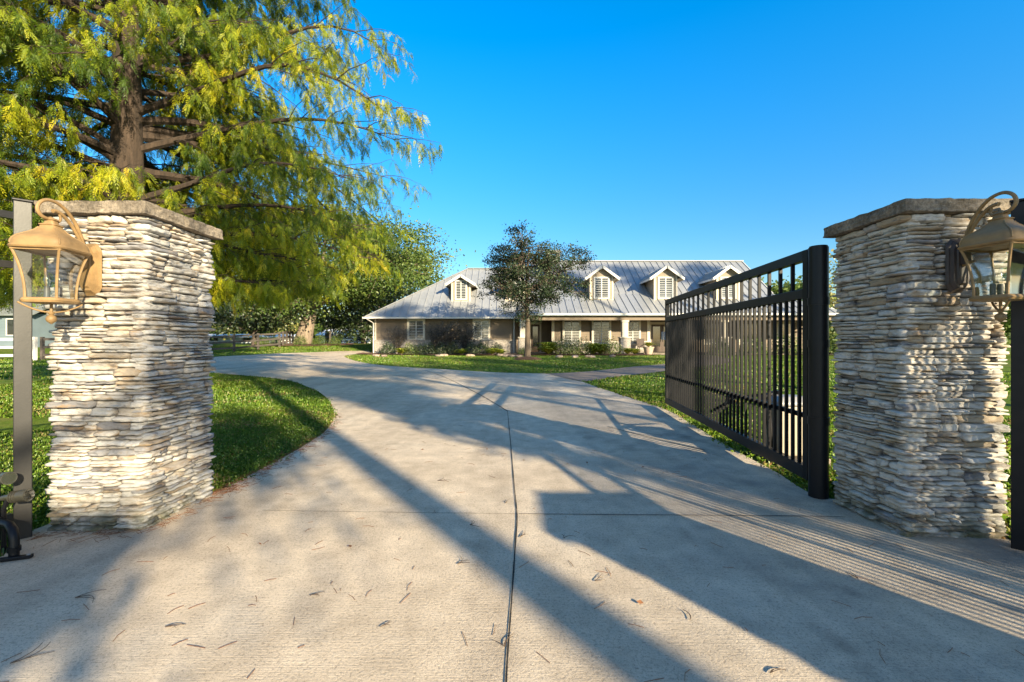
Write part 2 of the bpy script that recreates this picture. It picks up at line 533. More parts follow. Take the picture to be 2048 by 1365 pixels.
def smooth_poly(pts, closed=False, k=4):
    """Catmull-Rom through 2-D points"""
    n = len(pts); out = []
    rng = range(n if closed else n - 1)
    for i in rng:
        p = [np.array(pts[(i + j) % n] if closed else pts[min(max(i + j, 0), n - 1)], float) for j in (-1, 0, 1, 2)]
        for s in range(k):
            t = s / k
            out.append(tuple(0.5 * ((2 * p[1]) + (p[2] - p[0]) * t + (2 * p[0] - 5 * p[1] + 4 * p[2] - p[3]) * t * t + (3 * p[1] - p[0] - 3 * p[2] + p[3]) * t ** 3)))
    if not closed: out.append(tuple(map(float, pts[-1])))
    return out

def inside(px, py, poly):
    poly = np.asarray(poly, float)
    r = np.zeros(px.shape, bool)
    x0, y0 = poly[-1]
    for x1, y1 in poly:
        c = ((y1 > py) != (y0 > py))
        with np.errstate(divide='ignore', invalid='ignore'):
            xi = (x0 - x1) * (py - y1) / ((y0 - y1) if y0 != y1 else 1e-12) + x1
        r ^= c & (px < xi)
        x0, y0 = x1, y1
    return r

# ------------------------------------------------------------------ ground, drive, path, beds
def big_ground():
    def axis(a, b, fine, far):
        s = list(np.arange(a, b + 1e-6, fine))
        return [-far, -far * 0.45, -far * 0.2] + s + [far * 0.2, far * 0.45, far]
    xs = np.array(axis(-80, 80, 2.0, 1500)); ys = np.array(axis(-60, 130, 2.0, 1500))
    X, Y = np.meshgrid(xs, ys)
    Z = terr(X, Y)
    V = np.stack([X, Y, Z], -1).reshape(-1, 3)
    nx, ny = len(xs), len(ys)
    i = np.arange(nx - 1)[None, :] + nx * np.arange(ny - 1)[:, None]
    Fc = np.stack([i, i + 1, i + nx + 1, i + nx], -1).reshape(-1, 4)
    o = np_mesh('ground', V, Fc, 'lawn_soil', smooth=True)
    o['kind'] = 'structure'
big_ground()

left_edge = [G(430, 748), G(560, 760), G(620, 778), G(655, 800), G(668, 830), G(655, 862), G(610, 895), G(540, 935), G(470, 972), G(430, 992)]
left_edge = smooth_poly(left_edge)
right_edge = smooth_poly([(2.30, 3.36), G(1600, 982), G(1555, 952), G(1500, 922), G(1440, 888), G(1380, 850), G(1330, 822), G(1250, 795), G(1165, 766)])
isl_edge = smooth_poly([G(1090, 749), G(1000, 747), G(900, 741), G(800, 735), G(740, 729), G(704, 721), G(690, 714), G(702, 710.5), G(742, 707)])
far_edge = smooth_poly([(-11.6, 36.5), G(690, 703.5), G(620, 706), G(560, 708), G(480, 712), G(430, 715), G(300, 722), G(150, 732)])
DRIVE = ([(-2.35, 3.42), (-2.95, 3.42), (-2.98, 2.72), (-2.78, 2.46), (-3.3, 1.0), (-6.5, -6), (-9, -14), (9, -14), (5.6, -6), (3.3, 1.0), (2.95, 2.5), (2.95, 3.3)]
         + right_edge + isl_edge + far_edge + [G(150, 748)] + left_edge)
drive = sheet('driveway', DRIVE, 'concrete', 0.025, 1.0)

def strip(name, pts, w, mat, dz=0.030):
    pts = smooth_poly(pts, False, 5)
    mb = MB(); vs = []; fs = []
    for i, p in enumerate(pts):
        a = np.array(pts[max(i - 1, 0)]); b = np.array(pts[min(i + 1, len(pts) - 1)])
        d = (b - a) / (np.linalg.norm(b - a) + 1e-9); n = np.array((-d[1], d[0]))
        ww = w * (0.75 + 0.5 * random.random())
        for s in (-0.5, 0.5):
            q = np.array(p) + n * s * ww
            vs.append((q[0], q[1], float(terr(*q)) + dz))
    for i in range(len(pts) - 1):
        fs.append((2 * i, 2 * i + 1, 2 * i + 3, 2 * i + 2))
    mb.add(vs, fs)
    o = mb.build(name, mat); o['kind'] = 'structure'
    return o
strip('driveway_joint', [(-0.02, 1.2), G(1013, 1365), G(1022, 1230), G(1030, 1110), G(1034, 1040), G(1029, 985), G(1022, 900), G(1015, 826)], 0.008, 'joint_dirt')
strip('driveway_joint', [G(1015, 826), G(950, 787), G(890, 757), G(850, 742)], 0.018, 'joint_dirt')
strip('driveway_joint', [G(525, 1030), G(800, 1034), G(1031, 1037)], 0.004, 'joint_dirt')
strip('driveway_joint', [G(1037, 1037), G(1300, 1039), G(1560, 1041), G(1690, 1043)], 0.007, 'joint_dirt')
strip('driveway_joint', [G(1215, 858), G(1300, 880), G(1410, 906)], 0.025, 'joint_pale')

PATH = smooth_poly([G(1168, 765), G(1250, 753), G(1335, 743), (11.5, 23.5), (13.5, 29.0)]) + [(13.5, 33.2), (10.6, 33.2)] + smooth_poly([(10.6, 29.0), G(1335, 727.5), G(1262, 735), G(1180, 744), G(1092, 749)])
sheet('garden_path', PATH, 'pavers', 0.020, 1.0)

BED1 = smooth_poly([(-11.2, 33.8), (-11.0, 31.9), (-8.5, 31.3), (-5, 31.2), (-1.5, 30.6), (1.5, 30.9), (4, 30.7), (8, 30.6), (10.2, 31.4)]) + [(10.2, 33.4), (0.4, 33.4), (0.4, 34.0), (-10.3, 34.0)]
sheet('mulch_bed', BED1, 'mulch', 0.05, 0.5, bumpy=0.03)
OAKX, OAKY = -20.0, 43.0
sheet('mulch_bed', [(OAKX + 4.6 * math.cos(a) + 0.5, OAKY - 0.6 + 3.2 * math.sin(a)) for a in np.linspace(0, 2 * math.pi, 28, endpoint=False)], 'mulch', 0.06, 0.7, bumpy=0.06)
TX, TY = P(1055, 722, 25.9)[0], 25.9
mb = MB()
prof = [(0.95, -0.05), (0.8, 0.05), (0.5, 0.13), (0.15, 0.18)]
mb.lathe(prof, (TX, TY, float(terr(TX, TY))), 22)
mm = mb.build('mulch_ring', 'mulch', smooth=True); mm['kind'] = 'structure'

# ------------------------------------------------------------------ stone pillars
def fbm(p, s, o=3):
    return mnoise.fractal(Vector((p[0] * s, p[1] * s, p[2] * s)), 0.9, 2.1, o)

def ledge_faces(x0, x1, y0, y1, H, seed, du=0.014, z0=0.0):
    """split-face ledge stone on four faces: each stone is its own displaced slab inside one mesh"""
    rd = random.Random(seed)
    V = []; Fc = []; T = []
    faces = [((x0, y0), (1, 0), (0, -1), x1 - x0), ((x1, y0), (0, 1), (1, 0), y1 - y0),
             ((x1, y1), (-1, 0), (0, 1), x1 - x0), ((x0, y1), (0, -1), (-1, 0), y1 - y0)]
    def part_rows(za, zb):
        out = []; z = za
        while z < zb - 1e-4:
            h = rd.choice((0.017, 0.021, 0.025, 0.029, 0.034, 0.040, 0.050)) * rd.uniform(0.88, 1.12)
            if zb - z - h < 0.017: h = zb - z
            out.append((z, h)); z += h
        return out
    def stone(o, e, n, ua, ub, za, zb, depth, tint, sd):
        nu = max(3, int((ub - ua) / du)); nv = max(4, int((zb - za) / 0.006))
        base = len(V)
        tilt = rd.uniform(-0.5, 0.6); lean = rd.uniform(-0.022, 0.022)
        wob = 0.0055
        rl, rr = rd.uniform(0.5, 1.6), rd.uniform(0.5, 1.6)
        for i in range(nu + 1):
            fu = i / nu; u = ua + (ub - ua) * fu
            wa = wob * mnoise.noise(Vector((u * 14, za * 31 + sd, 0.3)))
            wb = wob * mnoise.noise(Vector((u * 14, zb * 31 + sd, 0.3)))
            # rounded ends
            el = min(1.0, (u - ua) / (0.008 * rl)); er = min(1.0, (ub - u) / (0.008 * rr))
            ee = min(el, er)
            shrink = (1 - math.sqrt(max(0.0, 1 - (1 - ee) ** 2))) * 0.30 * (zb - za)
            for j in range(nv + 1):
                fv = j / nv
                zz = za + wa + shrink + (zb + wb - za - wa - 2 * shrink) * fv
                ed = min(1.0, min(fv, 1 - fv) * (zb - za) / 0.0045)
                rim = math.sqrt(max(0.0, 1 - (1 - min(ed, 1)) ** 2))
                rim = min(rim, 0.25 + 0.75 * math.sqrt(max(0, 1 - (1 - ee) ** 2)))
                d = depth * (0.25 + 0.75 * rim) + tilt * (fv - 0.5) * 0.02 + lean * (fu - 0.5)
                q = (o[0] + e[0] * u + n[0] * 0.1, o[1] + e[1] * u + n[1] * 0.1, zz)
                vd = mnoise.voronoi(Vector((q[0] * 17, q[1] * 17, q[2] * 46)))[0]
                d += 0.015 * (0.5 - vd[0]) + 0.006 * fbm((q[0], q[1], q[2] * 3.2), 16, 4) + 0.004 * mnoise.noise(Vector((q[0] * 30, q[1] * 30, q[2] * 95)))
                if j == 0 or j == nv or i == 0 or i == nu:
                    d -= 0.012
                V.append((o[0] + e[0] * u + n[0] * d, o[1] + e[1] * u + n[1] * d, zz))
        for i in range(nu):
            for j in range(nv):
                a = base + i * (nv + 1) + j
                Fc.append((a, a + nv + 1, a + nv + 2, a + 1)); T.append(tint)
        # backs: skirts going in
        ring = [base + i * (nv + 1) for i in range(nu + 1)] + [base + nu * (nv + 1) + j for j in range(1, nv + 1)] \
            + [base + i * (nv + 1) + nv for i in range(nu - 1, -1, -1)] + [base + j for j in range(nv - 1, 0, -1)]
        b2 = len(V)
        for r_ in ring:
            p = V[r_]
            V.append((p[0] - n[0] * 0.045, p[1] - n[1] * 0.045, p[2]))
        m = len(ring)
        for k in range(m):
            Fc.append((ring[(k + 1) % m], ring[k], b2 + k, b2 + (k + 1) % m)); T.append(tint)
    for fi, (o, e, n, W) in enumerate(faces):
        z = z0; bi = 0
        while z < H - 1e-4:
            bh = rd.uniform(0.11, 0.19)
            if H - z - bh < 0.07: bh = H - z
            ext = 0.020 if (bi + fi) % 2 == 0 else -0.004
            ext2 = -0.004 if (bi + fi + 1) % 2 == 0 else 0.020
            cuts = [-ext]
            if rd.random() < 0.85: cuts.append(W * rd.uniform(0.25, 0.75))
            if len(cuts) == 2 and rd.random() < 0.35:
                cuts.append(cuts[1] + (W - cuts[1]) * rd.uniform(0.4, 0.7))
            cuts.append(W + ext2)
            for ca, cb in zip(cuts[:-1], cuts[1:]):
                for (zr, h) in part_rows(z, z + bh):
                    u = ca
                    while u < cb - 0.01:
                        L = rd.uniform(0.09, 0.30) if h > 0.026 else rd.uniform(0.06, 0.22)
                        if cb - u - L < 0.07: L = cb - u
                        dep = 0.014 + rd.uniform(-0.012, 0.032)
                        r_ = rd.random()
                        tint = rd.uniform(0.25, 0.78) if r_ < 0.81 else (rd.uniform(0.04, 0.2) if r_ < 0.88 else rd.uniform(0.82, 1.0))
                        stone(o, e, n, u, u + L - 0.002, zr, zr + h - 0.0015, dep, tint, rd.random() * 50)
                        u += L
            z += bh; bi += 1
    return np.array(V), np.array(Fc, np.int32), np.array(T)

def cap_mesh(x0, x1, y0, y1, z0, z1, seed):
    """weathered slab with nibbled edges and a shallow pitched top"""
    bm = bmesh.new()
    bmesh.ops.create_cube(bm, size=1.0)
    bmesh.ops.subdivide_edges(bm, edges=bm.edges[:], cuts=23, use_grid_fill=True)
    for v in bm.verts:
        fx, fy, fz = v.co.x + 0.5, v.co.y + 0.5, v.co.z + 0.5
        p = Vector((x0 + (x1 - x0) * fx, y0 + (y1 - y0) * fy, z0 + (z1 - z0) * fz))
        if fz > 0.99:
            e = min(fx, 1 - fx, fy, 1 - fy)
            p.z += 0.05 * e
        d = 0.010 * mnoise.fractal(p * 17 + Vector((seed, 0, 0)), 0.8, 2.1, 4)
        out = Vector((fx - 0.5, fy - 0.5, 0))
        if out.length > 0.3: p += out.normalized() * d
        edge = (fz < 0.02 or fz > 0.98) and (min(fx, 1 - fx, fy, 1 - fy) < 0.01)
        if edge:
            p -= out.normalized() * (0.006 + 0.008 * abs(mnoise.noise(p * 23)))
        p.z += d * 0.35
        v.co = p
    return bm

def pillar(x0, x1, y0, y1, H, seed, label, capz=0.078, over=0.062, du=0.014):
    loc = ((x0 + x1) / 2, (y0 + y1) / 2, 0.0)
    root = empty('stone_pillar', loc, label, 'stone pillar', 'stone gate pillars')
    V, Fc, T = ledge_faces(x0, x1, y0, y1, H - capz, seed, du, z0=0.012)
    sh = np_mesh('stone_shaft', V, Fc, 'ledge_stone', root, T)
    core = MB().box(x0 + 0.012, x1 - 0.012, y0 + 0.012, y1 - 0.012, 0.0, H - capz - 0.003)
    core.build('mortar_core', 'mortar', sh)
    bm = cap_mesh(x0 - over, x1 + over, y0 - over, y1 + over, H - capz, H, seed)
    bmesh.ops.translate(bm, verts=bm.verts[:], vec=-Vector(loc))
    me = bpy.data.meshes.new('pillar_cap'); bm.to_mesh(me); bm.free()
    link_mesh('pillar_cap', me, 'cap_concrete', root, False)
    return root
LPX0, LPX1, LPY0, LPY1 = -2.87, -2.305, 2.815, 3.43
RPX0, RPX1, RPY0, RPY1 = 2.375, 2.945, 2.705, 3.28
pillar(LPX0, LPX1, LPY0, LPY1, 2.06, 11, 'sunlit white ledge stone gate pillar beside the grass and the tan lantern with a black steel post')
pillar(RPX0, RPX1, RPY0, RPY1, 2.04, 23, 'shaded grey white ledge stone gate pillar next to the open black gate')
# the wing pillar at the street end of the iron fence stands beside the photographer
pillar(3.75, 4.35, -2.2, -1.6, 2.06, 37, 'ledge stone pillar at the street end of the iron fence', du=0.05)

# ------------------------------------------------------------------ lanterns
def lantern(ax, yw, zoff, label, body, dark):
    """square tapering wall lantern; ax: x of the axis, yw: wall face y"""
    ay = yw - 0.275
    z_rim, z_base, z_neck = 1.715 + zoff, 1.425 + zoff, 1.845 + zoff
    root = empty('wall_lantern', (ax, yw, 1.64 + zoff), label, 'wall lantern', 'lanterns on the gate pillars')
    c = (ax, ay, 0)
    # roof
    m = MB()
    prof = [(0.104, z_rim - 0.012), (0.117, z_rim - 0.010), (0.121, z_rim - 0.002), (0.117, z_rim + 0.007), (0.114, z_rim + 0.012), (0.113, z_rim + 0.026),
            (0.108, z_rim + 0.042), (0.097, z_rim + 0.058), (0.080, z_rim + 0.072), (0.062, z_rim + 0.086), (0.047, z_rim + 0.101), (0.036, z_rim + 0.118), (0.033, z_neck),
            (0.037, z_neck + 0.003), (0.037, z_neck + 0.008), (0.024, z_neck + 0.012), (0.019, z_neck + 0.03), (0.024, z_neck + 0.034), (0.019, z_neck + 0.044), (0.006, z_neck + 0.05)]
    m.lathe(prof, c, 48, 5)
    roof = m.build('lantern_roof', body, root, True)
    for sx in (-1, 1):
        for sy in (-1, 1):
            r_ = MB()
            pts = []
            for r0, z in prof[4:12]:
                k = (2 * (math.sqrt(0.5) ** 5)) ** (-1.0 / 5)
                q = r0 * k * math.sqrt(0.5)
                pts.append((ax + sx * q, ay + sy * q, z + 0.001))
            r_.tube(pts, 0.0038, 6)
            r_.build('roof_rib', body, roof, True)
    # cage: four concave corner bars
    def half(t):                                 # t 0 bottom .. 1 top
        return 0.064 + 0.033 * t ** 2.1
    zs = np.linspace(z_base + 0.012, z_rim - 0.008, 12)
    for sx in (-1, 1):
        for sy in (-1, 1):
            b = MB()
            pts = [(ax + sx * half(t), ay + sy * half(t), z) for t, z in zip(np.linspace(0, 1, 12), zs)]
            b.tube(pts, 0.0058, 6)
            b.build('corner_bar', body, root, True)
    # glass: four curved panes
    for k in range(4):
        a = k * math.pi / 2
        vs = []
        for t, z in zip(np.linspace(0, 1, 12), zs):
            h = half(t) - 0.002
            for s in (-1, 1):
                x, y = h, s * h
                vs.append((ax + x * math.cos(a) - y * math.sin(a), ay + x * math.sin(a) + y * math.cos(a), z))
        g = MB().add(vs, [(2 * i, 2 * i + 1, 2 * i + 3, 2 * i + 2) for i in range(11)])
        g.build('glass_pane', 'lamp_glass', root, True)
    # top frame and base tray
    t = MB()
    for k in range(4):
        a = k * math.pi / 2; h = 0.096
        p = [(ax + (h * math.cos(a) - s * h * math.sin(a)), ay + (h * math.sin(a) + s * h * math.cos(a)), z_rim - 0.012) for s in (-1, 1)]
        t.bar(p[0], p[1], 0.012, 0.016)
    t.build('top_frame', body, root)
    b = MB()
    b.lathe([(0.066, z_base - 0.014), (0.080, z_base - 0.012), (0.085, z_base), (0.080, z_base + 0.012), (0.070, z_base + 0.016)], c, 32, 10)
    b.build('base_tray', body, root, True)
    # candles
    for dx, dy in ((0.024, 0.016), (-0.026, 0.014), (0.0, -0.028)):
        cn = MB().lathe([(0.011, z_base + 0.012), (0.011, z_base + 0.075), (0.009, z_base + 0.08)], (ax + dx, ay + dy, 0), 12)
        cs = cn.build('candle', 'candle_sleeve', root, True)
        bl = MB().lathe([(0.006, z_base + 0.081), (0.011, z_base + 0.1), (0.012, z_base + 0.115), (0.008, z_base + 0.14), (0.003, z_base + 0.165), (0.001, z_base + 0.172)], (ax + dx, ay + dy, 0), 12)
        bl.build('bulb', 'lamp_glass', cs, True)
    # finial with its two straps
    f = MB()
    f.lathe([(0.006, z_base - 0.016), (0.006, z_base - 0.06), (0.012, z_base - 0.064), (0.012, z_base - 0.072), (0.007, z_base - 0.078), (0.017, z_base - 0.086),
             (0.0215, z_base - 0.1), (0.018, z_base - 0.114), (0.008, z_base - 0.124), (0.002, z_base - 0.13)][::-1], c, 16)
    fin = f.build('finial', body, root, True)
    for sx, sy in ((1, 1), (-1, -1)):
        s_ = MB()
        pts = []
        for k in range(11):
            u = k / 10
            h = 0.081 * (1 - u)
            pts.append((ax + sx * h, ay + sy * h, z_base - 0.012 - 0.052 * math.sin(u * math.pi / 2) ** 0.9))
        s_.tube(pts, 0.005, 6)
        s_.build('strap', body, fin, True)
    # the lantern body hangs turned a little on its arm
    from mathutils import Matrix
    tw = Matrix.Translation((0, ay - yw, 0)) @ Matrix.Rotation(R(12), 4, 'Z') @ Matrix.Diagonal((1.14, 1.14, 1.0, 1.0)) @ Matrix.Translation((0, yw - ay, 0))
    for o in list(root.children_recursive):
        o.data.transform(tw)
    # back plate: tall octagon in two steps
    bp = MB()
    for d0, d1, w, hh in ((0.0, 0.016, 0.062, 0.160), (0.016, 0.036, 0.050, 0.145), (0.036, 0.046, 0.030, 0.118)):
        vs = []
        for y in (yw - 0.030 - d0, yw - 0.030 - d1):
            sh = 1.0 if y == yw - 0.030 - d0 else 0.9
            for (x, z) in ((-w, -hh * 0.72), (-w * 0.55, -hh), (w * 0.55, -hh), (w, -hh * 0.72), (w, hh * 0.72), (w * 0.55, hh), (-w * 0.55, hh), (-w, hh * 0.72)):
                vs.append((ax + x * sh, y, 1.64 + zoff + z * sh))
        bp.add(vs, [tuple(range(8)), tuple(range(15, 7, -1))] + [(i, 8 + i, 8 + (i + 1) % 8, (i + 1) % 8) for i in range(8)])
    bp.build('back_plate', dark, root)
    bk = MB().box(ax - 0.03, ax + 0.03, yw - 0.035, yw + 0.01, 1.56 + zoff, 1.72 + zoff)
    bk.build('mounting_block', dark, root)
    # scroll arm
    arm = MB()
    ctrl = [(0.20, 1.735), (0.185, 1.80), (0.15, 1.88), (0.10, 1.945), (0.045, 1.983), (-0.015, 1.99), (-0.060, 1.965), (-0.075, 1.925), (-0.055, 1.893), (-0.022, 1.884), (0.0, 1.892)]
    pts = smooth_poly(ctrl, False, 5)
    arm.tube([(ax, ay + y, z + zoff) for y, z in pts], [0.0095] * len(pts), 8)
    arm.build('scroll_arm', body, root, True)
    a2 = MB()
    ctrl = [(0.205, 1.72), (0.17, 1.80), (0.12, 1.875), (0.07, 1.922), (0.03, 1.938), (0.008, 1.935)]
    pts = smooth_poly(ctrl, False, 5)
    a2.tube([(ax, ay + y, z + zoff) for y, z in pts], np.linspace(0.008, 0.011, len(pts)), 8)
    a2.build('brace_arm', body, root, True)
    a3 = MB()
    ctrl = [(0.045, 1.925), (0.052, 1.90), (0.04, 1.88), (0.02, 1.885)]
    pts = smooth_poly(ctrl, False, 4)
    a3.tube([(ax, ay + y, z + zoff) for y, z in pts], 0.0065, 8)
    a3.build('scroll_curl', body, root, True)
    lw = MB()
    ctrl = [(0.235, 1.62), (0.15, 1.65), (0.115, 1.60), (0.112, 1.52), (0.12, 1.45), (0.10, 1.425), (0.07, 1.425)]
    pts = smooth_poly(ctrl, False, 5)
    lw.tube([(ax, ay + y, z + zoff) for y, z in pts], 0.009, 8)
    lw.build('lower_arm', body, root, True)
    ct = MB().box(ax - 0.018, ax + 0.018, yw - 0.105, yw - 0.070, 1.64 + zoff, 1.75 + zoff)
    ct.build('arm_bracket', dark, root, bevel=0.003)
    return root
lantern(-2.595, LPY0 - 0.005, 0.0, 'tan lantern with square bell roof and clear panes on the sunlit pillar', 'lamp_bronze', 'lamp_bronze')
lantern(2.633, RPY0 - 0.005, 0.005, 'brown bronze lantern with dark back plate on the shaded pillar by the gate', 'lamp_bronze', 'lamp_dark_bronze')

# ------------------------------------------------------------------ iron wing fences
def wing_fence(p0, p1, top, label, gap=0.125, postmat='post_paint'):
    p0 = np.array(p0, float); p1 = np.array(p1, float)
    L = np.linalg.norm(p1 - p0); d = (p1 - p0) / L
    root = empty('iron_fence', (p0[0], p0[1], 0), label, 'iron fence', 'black iron fences beside the pillars')
    w = 0.042
    po = MB()
    fv = (-p0[0], -p0[1], 0)
    po.bar((p0[0], p0[1], -0.02), (p0[0], p0[1], top), 0.078, 0.078, fv)
    po_o = po.build('post', postmat, root, bevel=0.004)
    MB().bar((p0[0], p0[1], top + 0.001), (p0[0], p0[1], top + 0.014), 0.09, 0.09, fv).build('post_cap', 'black_paint', po_o, bevel=0.003)
    for z, h in ((top - 0.09, 0.04), (top - 0.38, 0.04), (0.16, 0.05)):
        a = p0 + d * w * 1.15
        MB().bar((a[0], a[1], z), (p1[0], p1[1], z), 0.04, h).build('rail', postmat, root)
    n = int(L / gap)
    first = None
    for k in range(1, n):
        q = p0 + d * (w + k * gap)
        if first is None:
            first = MB().box(q[0] - 0.008, q[0] + 0.008, q[1] - 0.008, q[1] + 0.008, 0.10, top - 0.10).build('picket', 'black_paint', root)
            q0 = q
        else:
            c = first.copy(); COL.objects.link(c)
            c.location = (q[0] - q0[0], q[1] - q0[1], 0)
    return root
wing_fence((2.885, 2.55), (3.98, -1.55), 1.985, 'black iron fence with its square post in front of the shaded pillar', postmat='black_paint')
wing_fence((-2.935, 2.70), (-4.6, -1.2), 2.03, 'grey black steel fence post and rail in front of the sunlit pillar')

# ------------------------------------------------------------------ gate
HX, HY = 2.315, 3.40
FXg, FYg = 2.70, 7.85
gd = np.array((FXg - HX, FYg - HY)); GL = np.linalg.norm(gd); gd /= GL
gn = np.array((-gd[1], gd[0]))
gp = empty('gate_post', (HX, HY, 0), 'thick round black steel hinge post carrying the open gate', 'gate post')
MB().tube([(HX, HY, 0.0), (HX, HY, 1.905)], 0.066, 28).build('pipe', 'black_paint', gp, True)
MB().tube([(HX, HY, 1.906), (HX, HY, 1.916)], 0.060, 28).build('post_cap', 'black_paint', gp, True)
for z in (1.50, 1.18, 0.60):
    MB().tube([(HX, HY, z - 0.028), (HX, HY, z + 0.028)], 0.0715, 28).build('hinge_collar', 'black_paint', gp, True)
gate = empty('driveway_gate', (HX + gd[0] * 0.1, HY + gd[1] * 0.1, 0.11), 'open black picket driveway gate swung back along the grass', 'gate')
def gpt(s, z, off=0.0):
    q = np.array((HX, HY)) + gd * s + gn * off
    return (q[0], q[1], z)
G0, G1 = 0.10, GL
def gbar(name, s0, z0, s1, z1, w, h, off=0.0, mat='black_paint', par=None):
    return MB().bar(gpt(s0, z0, off), gpt(s1, z1, off), w, h).build(name, mat, par or gate, bevel=0.003)
gbar('stile', G0 + 0.03, 0.115, G0 + 0.03, 1.915, 0.06, 0.06)
gbar('stile', G1 - 0.03, 0.115, G1 - 0.03, 1.915, 0.06, 0.06)
gbar('top_rail', G0 + 0.061, 1.875, G1 - 0.061, 1.875, 0.06, 0.08)
gbar('middle_rail', G0 + 0.061, 1.575, G1 - 0.061, 1.575, 0.06, 0.075)
gbar('bottom_rail', G0 + 0.061, 0.165, G1 - 0.061, 0.165, 0.06, 0.10)
gbar('back_rail', G0 + 0.061, 0.60, G1 - 0.061, 0.60, 0.022, 0.040, -0.0275)
for z in (1.50, 0.60):
    MB().bar((HX + gd[0] * 0.06, HY + gd[1] * 0.06, z), gpt(0.10, z), 0.05, 0.05).build('hinge_tab', 'black_paint', gate)
nb = 20
sp = (G1 - G0 - 0.12) / (nb + 1)
lo = up = None
for k in range(2 * nb + 1):
    s = G0 + 0.06 + sp * (k + 1) / 2
    a = gpt(s, 0.216)
    if lo is None:
        lo = MB().bar(gpt(s, 0.216), gpt(s, 1.537), 0.023, 0.023, (gn[0], gn[1], 0)).build('picket', 'black_paint', gate); s0 = s
    else:
        c = lo.copy(); COL.objects.link(c); c.location = (gd[0] * (s - s0), gd[1] * (s - s0), 0)
    if k % 2 == 1:
        if up is None:
            up = MB().bar(gpt(s, 1.613), gpt(s, 1.834), 0.025, 0.025, (gn[0], gn[1], 0)).build('upper_picket', 'black_paint', gate); s1 = s
        else:
            c = up.copy(); COL.objects.link(c); c.location = (gd[0] * (s - s1), gd[1] * (s - s1), 0)
gbar('lock_box', G1 + 0.005, 1.22, G1 + 0.005, 1.36, 0.10, 0.07, 0.03, 'grey_plastic')

# gate operator on its pad behind the gate
ox, oy = 2.80, 4.55
op = empty('gate_operator', (ox, oy, 0.0), 'tan gate operator cabinet with black arm behind the open gate', 'gate opener')
MB().box(ox - 0.26, ox + 0.26, oy - 0.24, oy + 0.24, 0.0, 0.07).build('concrete_pad', 'cap_concrete', op, bevel=0.01)
MB().box(ox - 0.19, ox + 0.19, oy - 0.16, oy + 0.16, 0.071, 0.56).build('cabinet', 'tan_plastic', op, bevel=0.02)
lid = MB()
lid.add([(ox - 0.2, oy - 0.17, 0.561), (ox + 0.2, oy - 0.17, 0.561), (ox + 0.2, oy + 0.17, 0.561), (ox - 0.2, oy + 0.17, 0.561),
         (ox - 0.2, oy - 0.17, 0.60), (ox + 0.2, oy - 0.17, 0.60), (ox + 0.2, oy + 0.17, 0.60), (ox - 0.2, oy + 0.17, 0.60),
         (ox - 0.12, oy - 0.10, 0.65), (ox + 0.12, oy - 0.10, 0.65), (ox + 0.12, oy + 0.10, 0.65), (ox - 0.12, oy + 0.10, 0.65)],
        [(3, 2, 1, 0), (0, 1, 5, 4), (1, 2, 6, 5), (2, 3, 7, 6), (3, 0, 4, 7), (4, 5, 9, 8), (5, 6, 10, 9), (6, 7, 11, 10), (7, 4, 8, 11), (8, 9, 10, 11)])
lid.build('lid', 'grey_plastic', op, bevel=0.015)
ga = gpt(2.25, 0.30, -0.05)
mid = (ox - 0.33, oy + 0.55, 0.55)
MB().bar((ox - 0.05, oy + 0.10, 0.665), mid, 0.05, 0.03).build('arm', 'black_paint', op)
MB().bar((mid[0], mid[1], mid[2] - 0.035), (ga[0], ga[1], 0.33), 0.045, 0.03).build('arm', 'black_paint', op)
MB().tube([(mid[0], mid[1], mid[2] - 0.06), (mid[0], mid[1], mid[2] + 0.03)], 0.03, 12).build('elbow_pin', 'black_paint', op, True)
MB().tube([(ox - 0.05, oy + 0.10, 0.64), (ox - 0.05, oy + 0.10, 0.69)], 0.035, 12).build('arm_shaft', 'black_paint', op, True)
cv = [(ox - 0.19 - 0.02, oy - 0.05, 0.12), (ox - 0.26, oy - 0.10, 0.45), (ox - 0.25, oy + 0.05, 0.62), (ox - 0.1, oy + 0.1, 0.66)]
MB().tube(cv, 0.028, 10).build('guard_pipe', 'black_paint', op, True)

# ------------------------------------------------------------------ ground lights at the left post
def spot(x, y, z, yaw, label, stem=0.3):
    root = empty('garden_spotlight', (x, y, 0), label, 'garden light', 'spotlights by the steel post')
    d = Vector((math.cos(yaw), math.sin(yaw), 0.1)).normalized()
    MB().tube([(x, y, -0.02), (x, y, z - 0.05), Vector((x, y, z)) + d * 0.02], 0.011, 8).build('stake', 'black_paint', root, True)
    c = Vector((x, y, z + 0.01))
    b = MB()
    b.tube([c - d * 0.01, c + d * 0.03, c + d * 0.04, c + d * 0.075, c + d * 0.085, c + d * 0.13], [0.014, 0.02, 0.028, 0.030, 0.034, 0.036], 16)
    h = b.build('lamp_head', 'brass_light', root, True)
    MB().tube([c + d * 0.1305, c + d * 0.134], 0.031, 16).build('lens', 'lamp_glass', h, True)
    for k in range(3):
        MB().tube([c + d * (0.045 + k * 0.012), c + d * (0.050 + k * 0.012)], 0.034, 16).build('cooling_ring', 'brass_light', h, True)
    return root
spot(-2.88, 2.55, 0.30, 0.1, 'small black spotlight pointing up beside the steel post, lower of two')
spot(-2.97, 2.60, 0.40, -0.4, 'small black spotlight head above the other beside the steel post')
cd = empty('conduit_pipe', (-2.70, 2.46, 0), 'bent black conduit pipe rising from the soil at the left photo edge', 'pipe')
MB().tube([(-2.70, 2.44, -0.02), (-2.70, 2.44, 0.13), (-2.72, 2.45, 0.175), (-2.76, 2.47, 0.19), (-3.0, 2.56, 0.195)], 0.022, 12).build('pipe_run', 'black_paint', cd, True)
MB().tube([(-2.70, 2.44, 0.06), (-2.70, 2.44, 0.085)], 0.028, 12).build('pipe_coupling', 'black_paint', cd, True)
